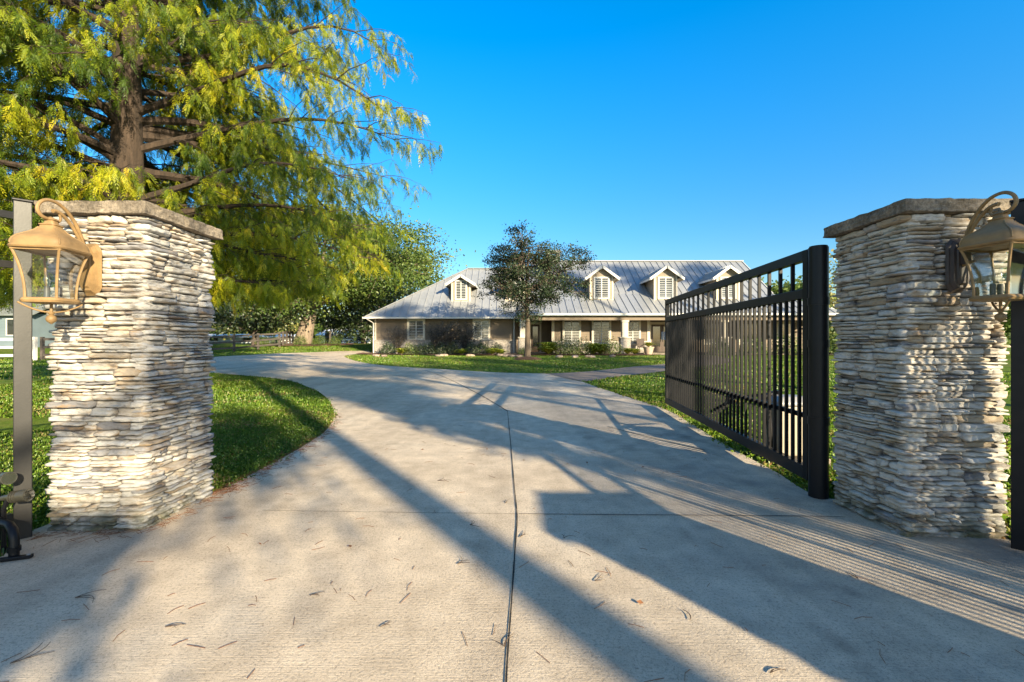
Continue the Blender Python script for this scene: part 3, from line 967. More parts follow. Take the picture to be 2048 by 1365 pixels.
dr = empty('drop_rod', (-2.7, 2.37, 0.025), 'black steel rod lying flat on the concrete near the steel post', 'steel rod')
MB().bar((-2.85, 2.34, 0.036), (-2.60, 2.44, 0.036), 0.028, 0.018).build('rod', 'black_paint', dr, bevel=0.003)
MB().tube([(-2.615, 2.434, 0.026), (-2.615, 2.434, 0.047)], 0.009, 10).build('bolt', 'grey_plastic', dr, True)

# ------------------------------------------------------------------ house
GZ = 0.2
H = empty('ranch_house', (5, 36, GZ), 'wide tan ranch house with grey standing seam metal roof, dormers and porch', 'house')
def hx(px, Y): return (px - 1024) * Y / F
def hz(py, Y): return CH + (682.5 - py) * Y / F

def lap_wall(mb, x0, x1, z0, z1, y, lap=0.17, out=0.016):
    """horizontal lap boards facing the camera (-Y)"""
    z = z0
    while z < z1 - 1e-6:
        t = min(z + lap, z1)
        mb.add([(x0, y - out, z), (x1, y - out, z), (x1, y, t), (x0, y, t), (x0, y, z), (x1, y, z)], [(0, 1, 2, 3), (4, 5, 1, 0)])
        z = t

def seam_roof(name, quad, par, up, n_hint=0.56, thick=0.05, clip=None, mat='metal_roof', rib=0.05):
    """standing seam panel: polygon (list of 3-D points, eave edge first two) with raised ribs running up the slope"""
    q = [Vector(p) for p in quad]
    e = (q[1] - q[0]).normalized()
    nrm = e.cross((q[2] - q[1])).normalized()
    if nrm.z < 0: nrm = -nrm
    s = nrm.cross(e).normalized()
    if s.z < 0: s = -s
    pts = [((p - q[0]).dot(e), (p - q[0]).dot(s)) for p in q]
    mb = MB()
    n = len(q)
    vs = q + [p - nrm * thick for p in q]
    mb.add(vs, [tuple(range(n)), tuple(range(2 * n - 1, n - 1, -1))] + [(i, n + i, n + (i + 1) % n, (i + 1) % n) for i in range(n)])
    u0 = min(p[0] for p in pts); u1 = max(p[0] for p in pts)
    u = u0 + n_hint * 0.5
    while u < u1:
        hits = []
        for i in range(n):
            a, b = pts[i], pts[(i + 1) % n]
            if (a[0] - u) * (b[0] - u) < 0:
                t = (u - a[0]) / (b[0] - a[0]); hits.append(a[1] + (b[1] - a[1]) * t)
        hits.sort()
        if len(hits) >= 2 and hits[-1] - hits[0] > 0.15:
            A = q[0] + e * u + s * (hits[0] + 0.01); B = q[0] + e * u + s * (hits[-1] - 0.01)
            mb.bar(A + nrm * (rib * 0.5 + 0.001), B + nrm * (rib * 0.5 + 0.001), 0.045, rib, nrm)
        u += n_hint
    return mb.build(name, mat, par)

def window(par, x0, x1, z0, z1, y, trim=0.11, header=False, louv=11, sill=True, tm='trim_cream'):
    """trim > pane, shutters"""
    t = MB()
    w = trim
    t.box(x0 - w, x0, y - 0.07, y, z0 - w * 0.6, z1)
    t.box(x1, x1 + w, y - 0.07, y, z0 - w * 0.6, z1)
    if header:
        t.box(x0 - w, x1 + w, y - 0.075, y, z1 + 0.0, z1 + 0.12)
        t.box(x0 - w - 0.07, x1 + w + 0.07, y - 0.13, y, z1 + 0.121, z1 + 0.19)
    else:
        t.box(x0 - w, x1 + w, y - 0.072, y, z1, z1 + w)
    t.box(x0, x1, y - 0.072, y, z0 - w * 0.6, z0)
    wi = t.build('window', tm, par)
    MB().box(x0 + 0.002, x1 - 0.002, y - 0.012, y - 0.006, z0 + 0.002, z1 - 0.002).build('pane', 'dark_glass', wi)
    fr = MB()
    xm = (x0 + x1) / 2
    fw = 0.028
    for a, b in ((x0 + 0.003, xm - 0.002), (xm + 0.002, x1 - 0.003)):
        fr.box(a, a + fw, y - 0.045, y - 0.02, z0 + 0.01, z1 - 0.01)
        fr.box(b - fw, b, y - 0.045, y - 0.02, z0 + 0.01, z1 - 0.01)
        fr.box(a + fw, b - fw, y - 0.045, y - 0.02, z1 - 0.06, z1 - 0.01)
        fr.box(a + fw, b - fw, y - 0.045, y - 0.02, z0 + 0.01, z0 + 0.06)
        st = (z1 - z0 - 0.14) / louv
        for k in range(louv):
            zc = z0 + 0.07 + st * (k + 0.5)
            fr.add([(a + fw, y - 0.048, zc - st * 0.14), (b - fw, y - 0.048, zc - st * 0.14), (b - fw, y - 0.016, zc + st * 0.10), (a + fw, y - 0.016, zc + st * 0.10),
                    (a + fw, y - 0.044, zc - st * 0.20), (b - fw, y - 0.044, zc - st * 0.20), (b - fw, y - 0.012, zc + st * 0.04), (a + fw, y - 0.012, zc + st * 0.04)],
                   [(0, 1, 2, 3), (7, 6, 5, 4), (0, 4, 5, 1), (2, 6, 7, 3)])
    fr.build('shutter', 'shutter_white', wi)
    return wi

# left wing
WX0, WX1, WY = -10.35, 0.30, 34.0
wall = MB(); lap_wall(wall, WX0, WX1, 1.30, 3.0, WY)
wall.box(WX0, WX1, WY + 0.001, WY + 0.25, GZ, 3.0)
wall.box(WX0, WX0 + 0.25, WY + 0.251, 45.5, GZ, 3.0)
wall.box(WX1 - 0.25, WX1, WY + 0.251, 36.8, GZ, 3.3)
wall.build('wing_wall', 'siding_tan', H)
st = MB().box(WX0 - 0.02, WX1 + 0.02, WY - 0.09, WY - 0.001, GZ - 0.3, 1.22)
st.box(WX0 - 0.06, WX1 + 0.05, WY - 0.13, WY - 0.001, 1.221, 1.29)
st.build('stone_wainscot', 'house_stone', H)
MB().box(WX0 - 0.02, WX0 + 0.10, WY - 0.03, WY - 0.0165, 1.291, 2.95).build('corner_trim', 'trim_cream', H)
EA = (-10.95, 33.4, 2.98)
RID_Y, RID_Z = 39.6, 7.56
roofw = seam_roof('wing_roof', [EA, (2.0, 33.4, 2.98), (2.0, RID_Y, RID_Z), (-3.9, RID_Y, RID_Z)], H, 1)
seam_roof('wing_hip', [(-10.95, 45.8, 2.98), EA, (-3.9, RID_Y, RID_Z)], roofw, 1)
bk = MB().add([(-10.95, 45.8, 2.98), (-3.9, RID_Y, RID_Z), (2.0, RID_Y, RID_Z), (2.0, 45.8, 2.98)], [(0, 1, 2, 3)])
bk.build('rear_slope', 'metal_roof', roofw)
MB().bar((-3.9, RID_Y, RID_Z + 0.03), (2.0, RID_Y, RID_Z + 0.03), 0.3, 0.05).build('ridge_cap', 'metal_roof', roofw)
MB().bar((EA[0], EA[1], EA[2] + 0.04), (-3.9, RID_Y, RID_Z + 0.04), 0.22, 0.04).build('hip_cap', 'metal_roof', roofw)
MB().box(-10.9, 0.28, 33.45, 33.99, 2.86, 2.90).build('soffit', 'soffit', H)
MB().box(-10.97, 0.52, 33.27, 33.39, 2.86, 2.985).build('gutter', 'trim_white', H)
MB().box(-11.07, -10.955, 33.27, 45.8, 2.86, 2.985).build('gutter', 'trim_white', H)
for px in (748, ):
    MB().tube([(-10.75, 33.33, 2.85), (-10.6, 33.7, 2.68), (-10.42, 33.84, 2.55), (-10.42, 33.84, 0.3)], 0.045, 8).build('downspout', 'trim_white', H, True)
MB().tube([(hx(1028, 33.8), 33.84, 2.85), (hx(1028, 33.8), 33.84, 0.3)], 0.045, 8).build('downspout', 'trim_white', H, True)
MB().tube([(hx(1041, 33.1), 33.12, 3.1), (hx(1041, 33.1), 33.12, 1.5), (hx(1038, 33.1), 33.2, 1.3), (hx(1038, 33.1), 33.2, 0.3)], 0.05, 8).build('downspout', 'trim_white', H, True)
window(H, hx(818, 34), hx(847, 34), 1.32, 2.74, WY - 0.02, 0.13)
window(H, hx(949, 34), hx(977, 34), 1.32, 2.74, WY - 0.02, 0.13)

# main block
PE_Y, PE_Z = 33.0, 3.23
BR_Y, BR_Z = 36.3, 5.01
MR_Y, MR_Z = 41.2, 8.5
low = seam_roof('porch_roof', [(0.5, PE_Y, PE_Z), (25.0, PE_Y, PE_Z), (21.0, BR_Y, BR_Z), (0.5, BR_Y, BR_Z)], H, 1)
seam_roof('porch_return', [(25.0, PE_Y, PE_Z), (25.0, 47.0, PE_Z), (21.0, 47.0, BR_Z), (21.0, BR_Y, BR_Z)], low, 1)
upr = seam_roof('main_roof', [(1.7, BR_Y, BR_Z), (21.0, BR_Y, BR_Z), (21.0, MR_Y, MR_Z), (1.7, MR_Y, MR_Z)], H, 1)
MB().add([(21.0, 46.1, BR_Z), (1.7, 46.1, BR_Z), (1.7, MR_Y, MR_Z), (21.0, MR_Y, MR_Z)], [(0, 1, 2, 3)]).build('rear_slope', 'metal_roof', upr)
MB().bar((1.6, MR_Y, MR_Z + 0.03), (21.1, MR_Y, MR_Z + 0.03), 0.3, 0.05).build('ridge_cap', 'metal_roof', upr)
gb = MB()
for x in (1.75, 20.9):
    gb.add([(x, BR_Y + 0.1, BR_Z - 0.05), (x, 46.0, BR_Z - 0.05), (x, MR_Y, MR_Z - 0.1)], [(0, 1, 2)])
gb.build('gable_wall', 'siding_tan', H)
MB().bar((21.03, BR_Y, BR_Z - 0.03), (21.03, MR_Y, MR_Z - 0.03), 0.05, 0.2).build('gable_trim', 'trim_white', H)
MB().box(0.53, 25.1, 32.86, 32.99, 3.09, 3.235).build('gutter', 'trim_white', H)
MB().box(0.55, 24.8, 33.05, 36.7, 3.04, 3.08).build('porch_ceiling', 'soffit', H)
MB().box(0.55, 24.8, 33.25, 33.5, 2.74, 3.035).build('porch_beam', 'siding_tan', H)
# porch walls: bay between two recesses
BX0, BX1, BY = hx(1106, 35.3), hx(1297, 35.3), 35.3
RY = 36.8
w2 = MB()
lap_wall(w2, BX0, BX1, 1.2, 3.03, BY)
w2.box(BX0, BX1, BY + 0.001, BY + 0.2, GZ, 3.03)
w2.box(BX0, BX0 + 0.2, BY + 0.201, RY, GZ, 3.03); w2.box(BX1 - 0.2, BX1, BY + 0.201, RY, GZ, 3.03)
lap_wall(w2, 0.05, BX0, 0.3, 3.03, RY); w2.box(0.05, BX0, RY + 0.001, RY + 0.2, GZ, 3.03)
lap_wall(w2, BX1, 24.5, 0.3, 3.03, RY); w2.box(BX1, 24.5, RY + 0.001, RY + 0.2, GZ, 3.03)
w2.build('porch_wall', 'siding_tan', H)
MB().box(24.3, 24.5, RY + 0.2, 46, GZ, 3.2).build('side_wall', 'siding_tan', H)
MB().box(BX0 - 0.01, BX1 + 0.01, BY - 0.09, BY - 0.001, GZ, 1.12).build('stone_wainscot', 'house_stone', H)
MB().box(BX0 - 0.04, BX1 + 0.04, BY - 0.13, BY - 0.001, 1.121, 1.19).build('wainscot_cap', 'trim_cream', H)
for x in (BX0, BX1):
    MB().box(x - 0.11, x + 0.11, BY - 0.06, BY - 0.018, 1.191, 3.03).build('corner_trim', 'trim_cream', H)
for px0, px1 in ((1128, 1158), (1186, 1218), (1252, 1277)):
    window(H, hx(px0, BY), hx(px1, BY), 0.96, 2.80, BY - 0.14, 0.13, True, 14)
def door(x0, x1, y, glass=True, label=None):
    t = MB()
    t.box(x0 - 0.14, x0, y - 0.06, y, 0.3, 2.55); t.box(x1, x1 + 0.14, y - 0.06, y, 0.3, 2.55)
    t.box(x0 - 0.14, x1 + 0.14, y - 0.062, y, 2.551, 2.69); t.box(x0 - 0.2, x1 + 0.2, y - 0.1, y, 2.691, 2.76)
    d = t.build('door', 'trim_cream', H)
    n = 2 if x1 - x0 > 1.5 else 1
    w = (x1 - x0) / n
    for k in range(n):
        a, b = x0 + k * w + 0.01, x0 + (k + 1) * w - 0.01
        l_ = MB()
        l_.box(a, a + 0.13, y - 0.045, y - 0.005, 0.32, 2.54); l_.box(b - 0.13, b, y - 0.045, y - 0.005, 0.32, 2.54)
        l_.box(a + 0.13, b - 0.13, y - 0.045, y - 0.005, 2.38, 2.54); l_.box(a + 0.13, b - 0.13, y - 0.045, y - 0.005, 0.32, 0.75)
        l_.build('door_leaf', 'dark_wood', d)
        MB().box(a + 0.13, b - 0.13, y - 0.02, y - 0.01, 0.75, 2.38).build('door_glass', 'dark_glass', d)
        MB().bar(((b - 0.07) if k == 0 else (a + 0.07), y - 0.075, 1.15), ((b - 0.07) if k == 0 else (a + 0.07), y - 0.075, 1.5), 0.03, 0.03).build('handle', 'brass_light', d)
door(hx(1062, RY), hx(1079, RY), RY - 0.02)
door(hx(1302, RY), hx(1345, RY), RY - 0.02)
window(H, hx(1410, RY), hx(1445, RY), 0.96, 2.6, RY - 0.02, 0.13, True, 14)
window(H, hx(1480, RY), hx(1515, RY), 0.96, 2.6, RY - 0.02, 0.13, True, 14)
window(H, hx(1555, RY), hx(1585, RY), 0.96, 2.6, RY - 0.02, 0.13, True, 14)
MB().box(0.0, 24.8, 32.9, 36.79, GZ - 0.1, 0.31).build('porch_floor', 'cap_concrete', H)
for x in (hx(1047, 33.4), hx(1249, 33.4), 15.7, 22.5):
    c = MB()
    c.box(x - 0.36, x + 0.36, 33.02, 33.74, 0.311, 1.42)
    cb = c.build('porch_column', 'house_stone', H)
    MB().box(x - 0.42, x + 0.42, 32.96, 33.80, 1.421, 1.50).build('base_cap', 'trim_cream', cb)
    MB().box(x - 0.22, x + 0.22, 33.16, 33.60, 1.501, 2.60).build('shaft', 'trim_cream', cb)
    MB().box(x - 0.27, x + 0.27, 33.11, 33.65, 2.601, 2.735).build('capital', 'trim_cream', cb)

# dormers
def roof_wing(y): return 2.98 + (RID_Z - 2.98) / (RID_Y - 33.4) * (y - 33.4)
def roof_main(y): return PE_Z + (BR_Z - PE_Z) / (BR_Y - PE_Y) * (y - PE_Y) if y < BR_Y else BR_Z + (MR_Z - BR_Z) / (MR_Y - BR_Y) * (y - BR_Y)
def dormer(cx, y, w, zb, ze, zp, over, rf, wx0, wx1, wz0, wz1):
    def back(z):
        yy = y
        while rf(yy) < z and yy < 45: yy += 0.02
        return yy
    m = MB()
    x0, x1 = cx - w / 2, cx + w / 2
    zz = ze + (zp - ze) * 0.0
    slope = (zp - ze) / (w / 2 + over)
    zw = ze + over * slope - 0.04          # wall top at the side
    ztop = zp - 0.08
    lap_wall(m, x0, x1, zb, zw, y, 0.16, 0.012)
    m.add([(x0, y - 0.002, zw), (x1, y - 0.002, zw), (cx, y - 0.002, ztop)], [(0, 1, 2)])
    yb = back(zw)
    for x, s in ((x0, -1), (x1, 1)):
        m.add([(x, y, zb - 0.1), (x, yb, zw - 0.1), (x, yb, zw), (x, y, zw)], [(0, 1, 2, 3)])
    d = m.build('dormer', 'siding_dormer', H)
    e = MB()
    e.box(x0 - 0.02, x0 + 0.11, y - 0.045, y - 0.013, zb, zw); e.box(x1 - 0.11, x1 + 0.02, y - 0.045, y - 0.013, zb, zw)
    e.box(x0 - 0.04, x1 + 0.04, y - 0.05, y - 0.013, zb - 0.08, zb - 0.001)
    e.build('corner_trim', 'trim_cream', d)
    yf = y - 0.40
    ybe = back(ze); ybp = back(zp)
    for s in (-1, 1):
        xe = cx + s * (w / 2 + over)
        if s < 0:
            quad = [(xe, ybe, ze), (xe, yf, ze), (cx, yf, zp), (cx, ybp, zp)]
        else:
            quad = [(xe, yf, ze), (xe, ybe, ze), (cx, ybp, zp), (cx, yf, zp)]
        seam_roof('dormer_roof', quad, d, 1, 0.42, 0.04)
        # rake board and eave fascia
        f = MB()
        f.bar((xe, yf - 0.021, ze - 0.09), (cx, yf - 0.021, zp - 0.09), 0.04, 0.19)
        f.build('rake_board', 'trim_white', d)
        MB().bar((xe + s * 0.02, yf, ze - 0.10), (xe + s * 0.02, ybe, ze - 0.10), 0.035, 0.15).build('eave_fascia', 'trim_white', d)
        MB().add([(xe, yf, ze - 0.06), (xe, ybe, ze - 0.06), (cx + s * w / 2, ybe, ze - 0.06), (cx + s * w / 2, yf, ze - 0.06)], [(0, 1, 2, 3)]).build('eave_soffit', 'soffit', d)
    # window as sub parts of the dormer
    t = MB(); tw = 0.08
    t.box(wx0 - tw, wx0, y - 0.06, y - 0.013, wz0 - tw, wz1 + tw); t.box(wx1, wx1 + tw, y - 0.06, y - 0.013, wz0 - tw, wz1 + tw)
    t.box(wx0, wx1, y - 0.06, y - 0.013, wz1, wz1 + tw); t.box(wx0, wx1, y - 0.06, y - 0.013, wz0 - tw, wz0)
    t.build('window_trim', 'trim_white', d)
    MB().box(wx0, wx1, y - 0.022, y - 0.016, wz0, wz1).build('window_pane', 'dark_glass', d)
    fr = MB(); xm = (wx0 + wx1) / 2; louv = 11
    for a, b in ((wx0 + 0.003, xm - 0.002), (xm + 0.002, wx1 - 0.003)):
        fr.box(a, a + 0.035, y - 0.055, y - 0.03, wz0, wz1); fr.box(b - 0.030, b, y - 0.055, y - 0.03, wz0, wz1)
        stp = (wz1 - wz0) / louv
        for k in range(louv):
            zc = wz0 + stp * (k + 0.5)
            fr.add([(a + 0.035, y - 0.056, zc - stp * 0.16), (b - 0.035, y - 0.056, zc - stp * 0.16), (b - 0.035, y - 0.03, zc + stp * 0.10), (a + 0.035, y - 0.03, zc + stp * 0.10)], [(0, 1, 2, 3)])
    fr.build('window_shutter', 'shutter_white', d)
    return d
for cpx, wing in ((922, True), (1030, True), (1203, False), (1331, False), (1456, False)):
    Y = 35.25
    cx = hx(cpx, Y)
    if wing:
        dormer(cx, Y, 1.48, hz(602, Y), hz(568, Y - 0.4), hz(549, Y - 0.4), 0.42, roof_wing, cx - 0.40, cx + 0.40, hz(598, Y), hz(563, Y))
    else:
        dormer(cx, Y, 1.80, hz(600, Y), hz(556, Y - 0.4), hz(531, Y - 0.4), 0.42, roof_main, cx - 0.53, cx + 0.53, hz(596, Y), hz(556.5, Y))
# chimney with an arched-looking flue opening in the head
cxx, cyy = hx(1107, 37.6), 37.6
ch = MB().box(cxx - 0.55, cxx + 0.55, cyy, cyy + 1.0, 5.0, hz(512, 37.6))
cho = ch.build('chimney', 'house_stone', H)
cz = hz(512, 37.6)
hd = MB()
for sx in (-1, 1):
    for yy in (cyy, cyy + 0.8):
        hd.box(cxx + sx * 0.42 - 0.13, cxx + sx * 0.42 + 0.13, yy, yy + 0.2, cz + 0.001, cz + 0.34)
hd.box(cxx - 0.62, cxx + 0.62, cyy - 0.06, cyy + 1.06, cz + 0.341, cz + 0.46)
hd.build('chimney_head', 'house_stone', cho)

# ------------------------------------------------------------------ foliage tools
def unit(v):
    return v / (np.linalg.norm(v, axis=-1, keepdims=True) + 1e-9)

def leaf_quads(C, size, rng, aspect=0.55, up=0.0, out=None, outw=0.0):
    """N diamond leaves centred at C: returns V, F"""
    N = len(C)
    nrm = rng.normal(size=(N, 3)); nrm[:, 2] += up
    if out is not None: nrm = unit(nrm) + out * outw
    nrm = unit(nrm)
    t = rng.normal(size=(N, 3)); t = unit(t - nrm * (t * nrm).sum(-1, keepdims=True))
    b = np.cross(nrm, t)
    s = (np.asarray(size) * rng.uniform(0.65, 1.3, N))[:, None]
    V = np.stack([C - t * s * 0.5, C + b * s * 0.5 * aspect + nrm * s * 0.08, C + t * s * 0.5, C - b * s * 0.5 * aspect + nrm * s * 0.08], 1).reshape(-1, 3)
    Fc = np.arange(4 * N).reshape(-1, 4)
    return V, Fc

def bez(a, b, sag, rng, n=6, wob=0.06):
    a = np.array(a, float); b = np.array(b, float)
    L = np.linalg.norm(b - a)
    m = (a + b) / 2 + np.array((0, 0, sag * L)) + rng.normal(size=3) * wob * L
    t = np.linspace(0, 1, n)[:, None]
    return (1 - t) ** 2 * a + 2 * t * (1 - t) * m + t * t * b

def leafy_tree(name, label, base, crown_c, crown_r, trunk_r, fork_z, n_cl, n_leaf, leaf, leafmat, barkmat, cat='tree', group=None, seed=1, cl_r=0.16, shell=0.55,
               tint_lo=0.0, tint_hi=1.0, subs=3, trunk_top=None, aspect=0.6, flat=0.7):
    rng = np.random.default_rng(seed)
    base = np.array(base, float); cc = np.array(crown_c, float); cr = np.array(crown_r, float)
    root = empty(name, tuple(base), label, cat, group)
    tr = MB()
    fork = np.array((base[0] + (cc[0] - base[0]) * 0.25, base[1] + (cc[1] - base[1]) * 0.25, fork_z))
    pts = [base - (0, 0, 0.1), base + (0, 0, 0.15), base * 0.6 + fork * 0.4, fork]
    tr.tube(pts, [trunk_r * 1.6, trunk_r * 1.15, trunk_r * 0.95, trunk_r * 0.8], 10)
    u = unit(rng.normal(size=(n_cl, 3)))
    rr = rng.uniform(shell, 1.0, n_cl) ** 0.8
    # irregular outline
    lump = 1 + 0.18 * np.sin(u[:, 0] * 5 + seed) + 0.14 * np.sin(u[:, 2] * 7 + seed * 2) + 0.1 * np.sin(u[:, 1] * 6)
    CL = cc + u * (rr * lump)[:, None] * cr
    top = fork.copy() if trunk_top is None else np.array(trunk_top, float)
    if trunk_top is not None:
        tr.tube([fork, fork * 0.5 + top * 0.5 + rng.normal(size=3) * 0.1, top], [trunk_r * 0.8, trunk_r * 0.5, trunk_r * 0.15], 8)
    main = []
    nm = max(4, min(9, n_cl // 8))
    mi = rng.choice(n_cl, nm, replace=False)
    for i in mi:
        s = fork if trunk_top is None else fork + (top - fork) * rng.uniform(0, 0.6)
        L = bez(s, cc + (CL[i] - cc) * 0.75, -0.06, rng, 7)
        r0 = trunk_r * rng.uniform(0.35, 0.55)
        tr.tube(L, np.linspace(r0, r0 * 0.3, 7), 7)
        main.append((L, r0))
    for i in range(n_cl):
        best = None
        for L, r0 in main:
            d = np.linalg.norm(L - CL[i], axis=1); k = int(d.argmin())
            if best is None or d[k] < best[0]: best = (d[k], L[max(0, k - 1)], r0)
        B = bez(best[1], CL[i], -0.05, rng, 5, 0.1)
        r1 = min(best[2] * 0.35, 0.012 * best[0] + 0.012)
        tr.tube(B, np.linspace(r1, r1 * 0.3, 5), 5)
        for _ in range(subs):
            e = CL[i] + rng.normal(size=3) * cr * cl_r * 0.9
            tr.tube(bez(B[3], e, 0, rng, 3), [r1 * 0.4, r1 * 0.25, r1 * 0.12], 4, False)
    tr.build('trunk', barkmat, root, True)
    k = rng.integers(0, n_cl, n_leaf)
    ctint = rng.uniform(tint_lo, tint_hi, n_cl)
    off = rng.normal(size=(n_leaf, 3)) * cr * cl_r
    off[:, 2] *= flat
    C = CL[k] + off
    tint = np.clip(ctint[k] * 0.6 + rng.uniform(tint_lo, tint_hi, n_leaf) * 0.4, 0, 1)
    V, Fc = leaf_quads(C, np.full(n_leaf, leaf), rng, aspect, 0.4)
    np_mesh('crown', V, Fc, leafmat, root, tint)
    return root

# ------------------------------------------------------------------ bald cypress
def cypress(base, height, Rmax, seed, label, nbr=195):
    rng = np.random.default_rng(seed)
    bx, by, bz = base
    root = empty('cypress_tree', base, label, 'tree')
    tk = MB()
    lean = lambda z: np.array((bx + 0.05 * math.sin(z * 0.5), by + 0.04 * math.cos(z * 0.7), z))
    zs = np.linspace(bz - 0.1, height, 26)
    rad = [0.43 * (1 - 0.9 * (z - bz) / (height - bz)) * (1 + 0.6 * math.exp(-(z - bz) / 0.7)) + 0.02 for z in zs]
    tk.tube([lean(z) for z in zs], rad, 16)
    fr_o = []; fr_d = []; fr_t = []; fr_s = []
    for i in range(nbr):
        f = (i + rng.uniform(-0.4, 0.4)) / nbr
        z0 = 2.6 + (height - 3.4) * max(0.0, f) ** 1.15 + rng.uniform(-0.4, 0.4) * (f > 0.05)
        ang = i * 2.399963 + rng.uniform(-0.35, 0.35)
        prof = (1 - (z0 - 5.3) / (height - 5.3)) ** 0.95 if z0 > 5.3 else 1.0
        Rr = Rmax * prof * rng.uniform(0.72, 1.04) + 0.4
        if z0 < 5.6: Rr *= 0.52 + 0.48 * (z0 - 2.6) / 3.0
        dr_ = np.array((math.cos(ang), math.sin(ang)))
        if dr_[1] < -0.2: Rr *= 0.78
        if dr_[0] > 0.4: Rr = min(Rr, 7.2)
        tocam = dr_[0] * 0.65 - dr_[1] * 0.76
        if tocam > 0.74 and 3.2 < z0 < 10.5:
            if rng.uniform() < 0.72: continue
            Rr *= 0.7
        rise = rng.uniform(0.06, 0.34) * (1.2 if z0 > 6 else 1.0)
        droop = rng.uniform(0.14, 0.36) * (1.25 if z0 < 5.5 else 1.0)
        droop = min(droop, max(0.02, (z0 + 1.6 * Rr * rise - (2.3 + 0.45 * max(0.0, Rr - 3.0))) / (1.55 * Rr)))
        t = np.linspace(0, 1, 12)
        wobv = rng.normal(size=2) * 0.05
        pts = []
        for tt in t:
            r = Rr * tt
            side = np.array((-dr_[1], dr_[0])) * (wobv[0] * math.sin(tt * 3) + wobv[1] * math.sin(tt * 6)) * Rr
            p2 = dr_ * r + side
            pts.append((bx + p2[0], by + p2[1], z0 + Rr * (rise * tt * 1.6 - droop * 1.55 * tt ** 2.1)))
        pts = np.array(pts)
        r0 = 0.018 + 0.013 * Rr
        tk.tube(pts, np.linspace(r0, 0.006, 12), 6)
        bt = np.clip(rng.beta(1.8, 2.2) + (0.06 if dr_[0] > 0 else -0.05), 0, 0.9)
        ns = int(7 + Rr * 2.3)
        for s in range(ns):
            tt = 0.14 + 0.86 * (s + rng.uniform(0, 1)) / ns
            k = min(int(tt * 11), 10); fx = tt * 11 - k
            o = pts[k] * (1 - fx) + pts[k + 1] * fx
            side = 1 if s % 2 else -1
            a2 = ang + side * rng.uniform(0.4, 1.3) * (1.1 - 0.4 * tt)
            L2 = (0.35 + 0.30 * Rr * (1 - 0.62 * tt)) * rng.uniform(0.55, 1.2)
            if tt > 0.92: a2 = ang + rng.uniform(-0.4, 0.4)
            dd = np.array((math.cos(a2), math.sin(a2), 0.0))
            n2 = 7
            drop = rng.uniform(0.05, 0.55); lift = rng.uniform(-0.1, 0.35)
            sp_ = [o + dd * L2 * q + np.array((0, 0, L2 * (lift * q - drop * q * q))) + rng.normal(size=3) * 0.02 * q for q in np.linspace(0, 1, n2)]
            tk.tube(sp_, np.linspace(0.006 + 0.006 * L2, 0.003, n2), 4, False)
            sp_ = np.array(sp_)
            nt = int(3 + L2 * 4.2)
            for q in range(nt):
                if rng.uniform() < 0.16: continue
                u = 0.12 + 0.88 * (q + rng.uniform(0, 1)) / nt
                kk = min(int(u * (n2 - 1)), n2 - 2); fu = u * (n2 - 1) - kk
                to = sp_[kk] * (1 - fu) + sp_[kk + 1] * fu
                hang = rng.uniform(0.18, 0.62)
                ta = rng.uniform(0, 2 * math.pi)
                td = dd * rng.uniform(0.1, 0.6) + np.array((math.cos(ta) * 0.35, math.sin(ta) * 0.35, -rng.uniform(0.4, 1.2)))
                td /= np.linalg.norm(td)
                te = to + td * hang
                tk.tube([to, (to + te) / 2 + np.array((0, 0, 0.03)), te], [0.003, 0.002, 0.001], 3, False)
                ct = float(np.clip(0.5 * bt + 0.5 * rng.beta(1.3, 2.0), 0, 0.95))
                nf = int(5 + hang * 9)
                for w in range(nf):
                    g = (w + 0.5) / nf
                    fo = to + (te - to) * g
                    fd = td * 0.6 + np.array((rng.normal() * 0.55, rng.normal() * 0.55, -rng.uniform(0.1, 0.9)))
                    fr_o.append(fo); fr_d.append(fd)
                    fr_t.append(float(np.clip(ct + rng.normal() * 0.07, 0, 1))); fr_s.append(rng.uniform(0.13, 0.27))
    tk.build('trunk', 'bark_cypress', root, True)
    O = np.array(fr_o); D = unit(np.array(fr_d)); T = np.array(fr_t); S = np.array(fr_s)
    N = len(O)
    # a frond: drooping axis with two rows of narrow leaflets
    side = np.cross(D, np.array((0, 0, 1.0)) + rng.normal(size=(N, 3)) * 0.5); side = unit(side)
    up = np.cross(side, D)
    nl = 11
    V = np.empty((N, nl, 4, 3)); 
    for j in range(nl):
        u = (j // 2 + 0.6) / (nl / 2 + 0.4)
        s = 1 if j % 2 else -1
        if j == nl - 1:
            d1 = D; a = 1.0
        else:
            a = 1.0
            d1 = unit(D * 0.95 + side * s * 0.55 + up * rng.normal(size=(N, 1)) * 0.2)
        droop = np.zeros((N, 3)); droop[:, 2] = -0.30 * u * u
        base_p = O + (D + droop) * (S * u)[:, None]
        ll = (S * (0.46 * (1 - 0.45 * u)))[:, None]
        wv = np.cross(d1, up) * (0.006 + 0.014 * S)[:, None]
        V[:, j, 0] = base_p
        V[:, j, 1] = base_p + d1 * ll * 0.5 + wv
        V[:, j, 2] = base_p + d1 * ll
        V[:, j, 3] = base_p + d1 * ll * 0.5 - wv
    Fc = np.arange(N * nl * 4).reshape(-1, 4)
    np_mesh('crown', V.reshape(-1, 3), Fc, 'leaf_cypress', root, np.repeat(T, nl))
    print('cypress fronds', N)
    return root
cypress((-9.4, 11.0, 0.0), 17.0, 8.0, 5, 'tall cypress with drooping yellow green foliage behind the sunlit stone pillar')

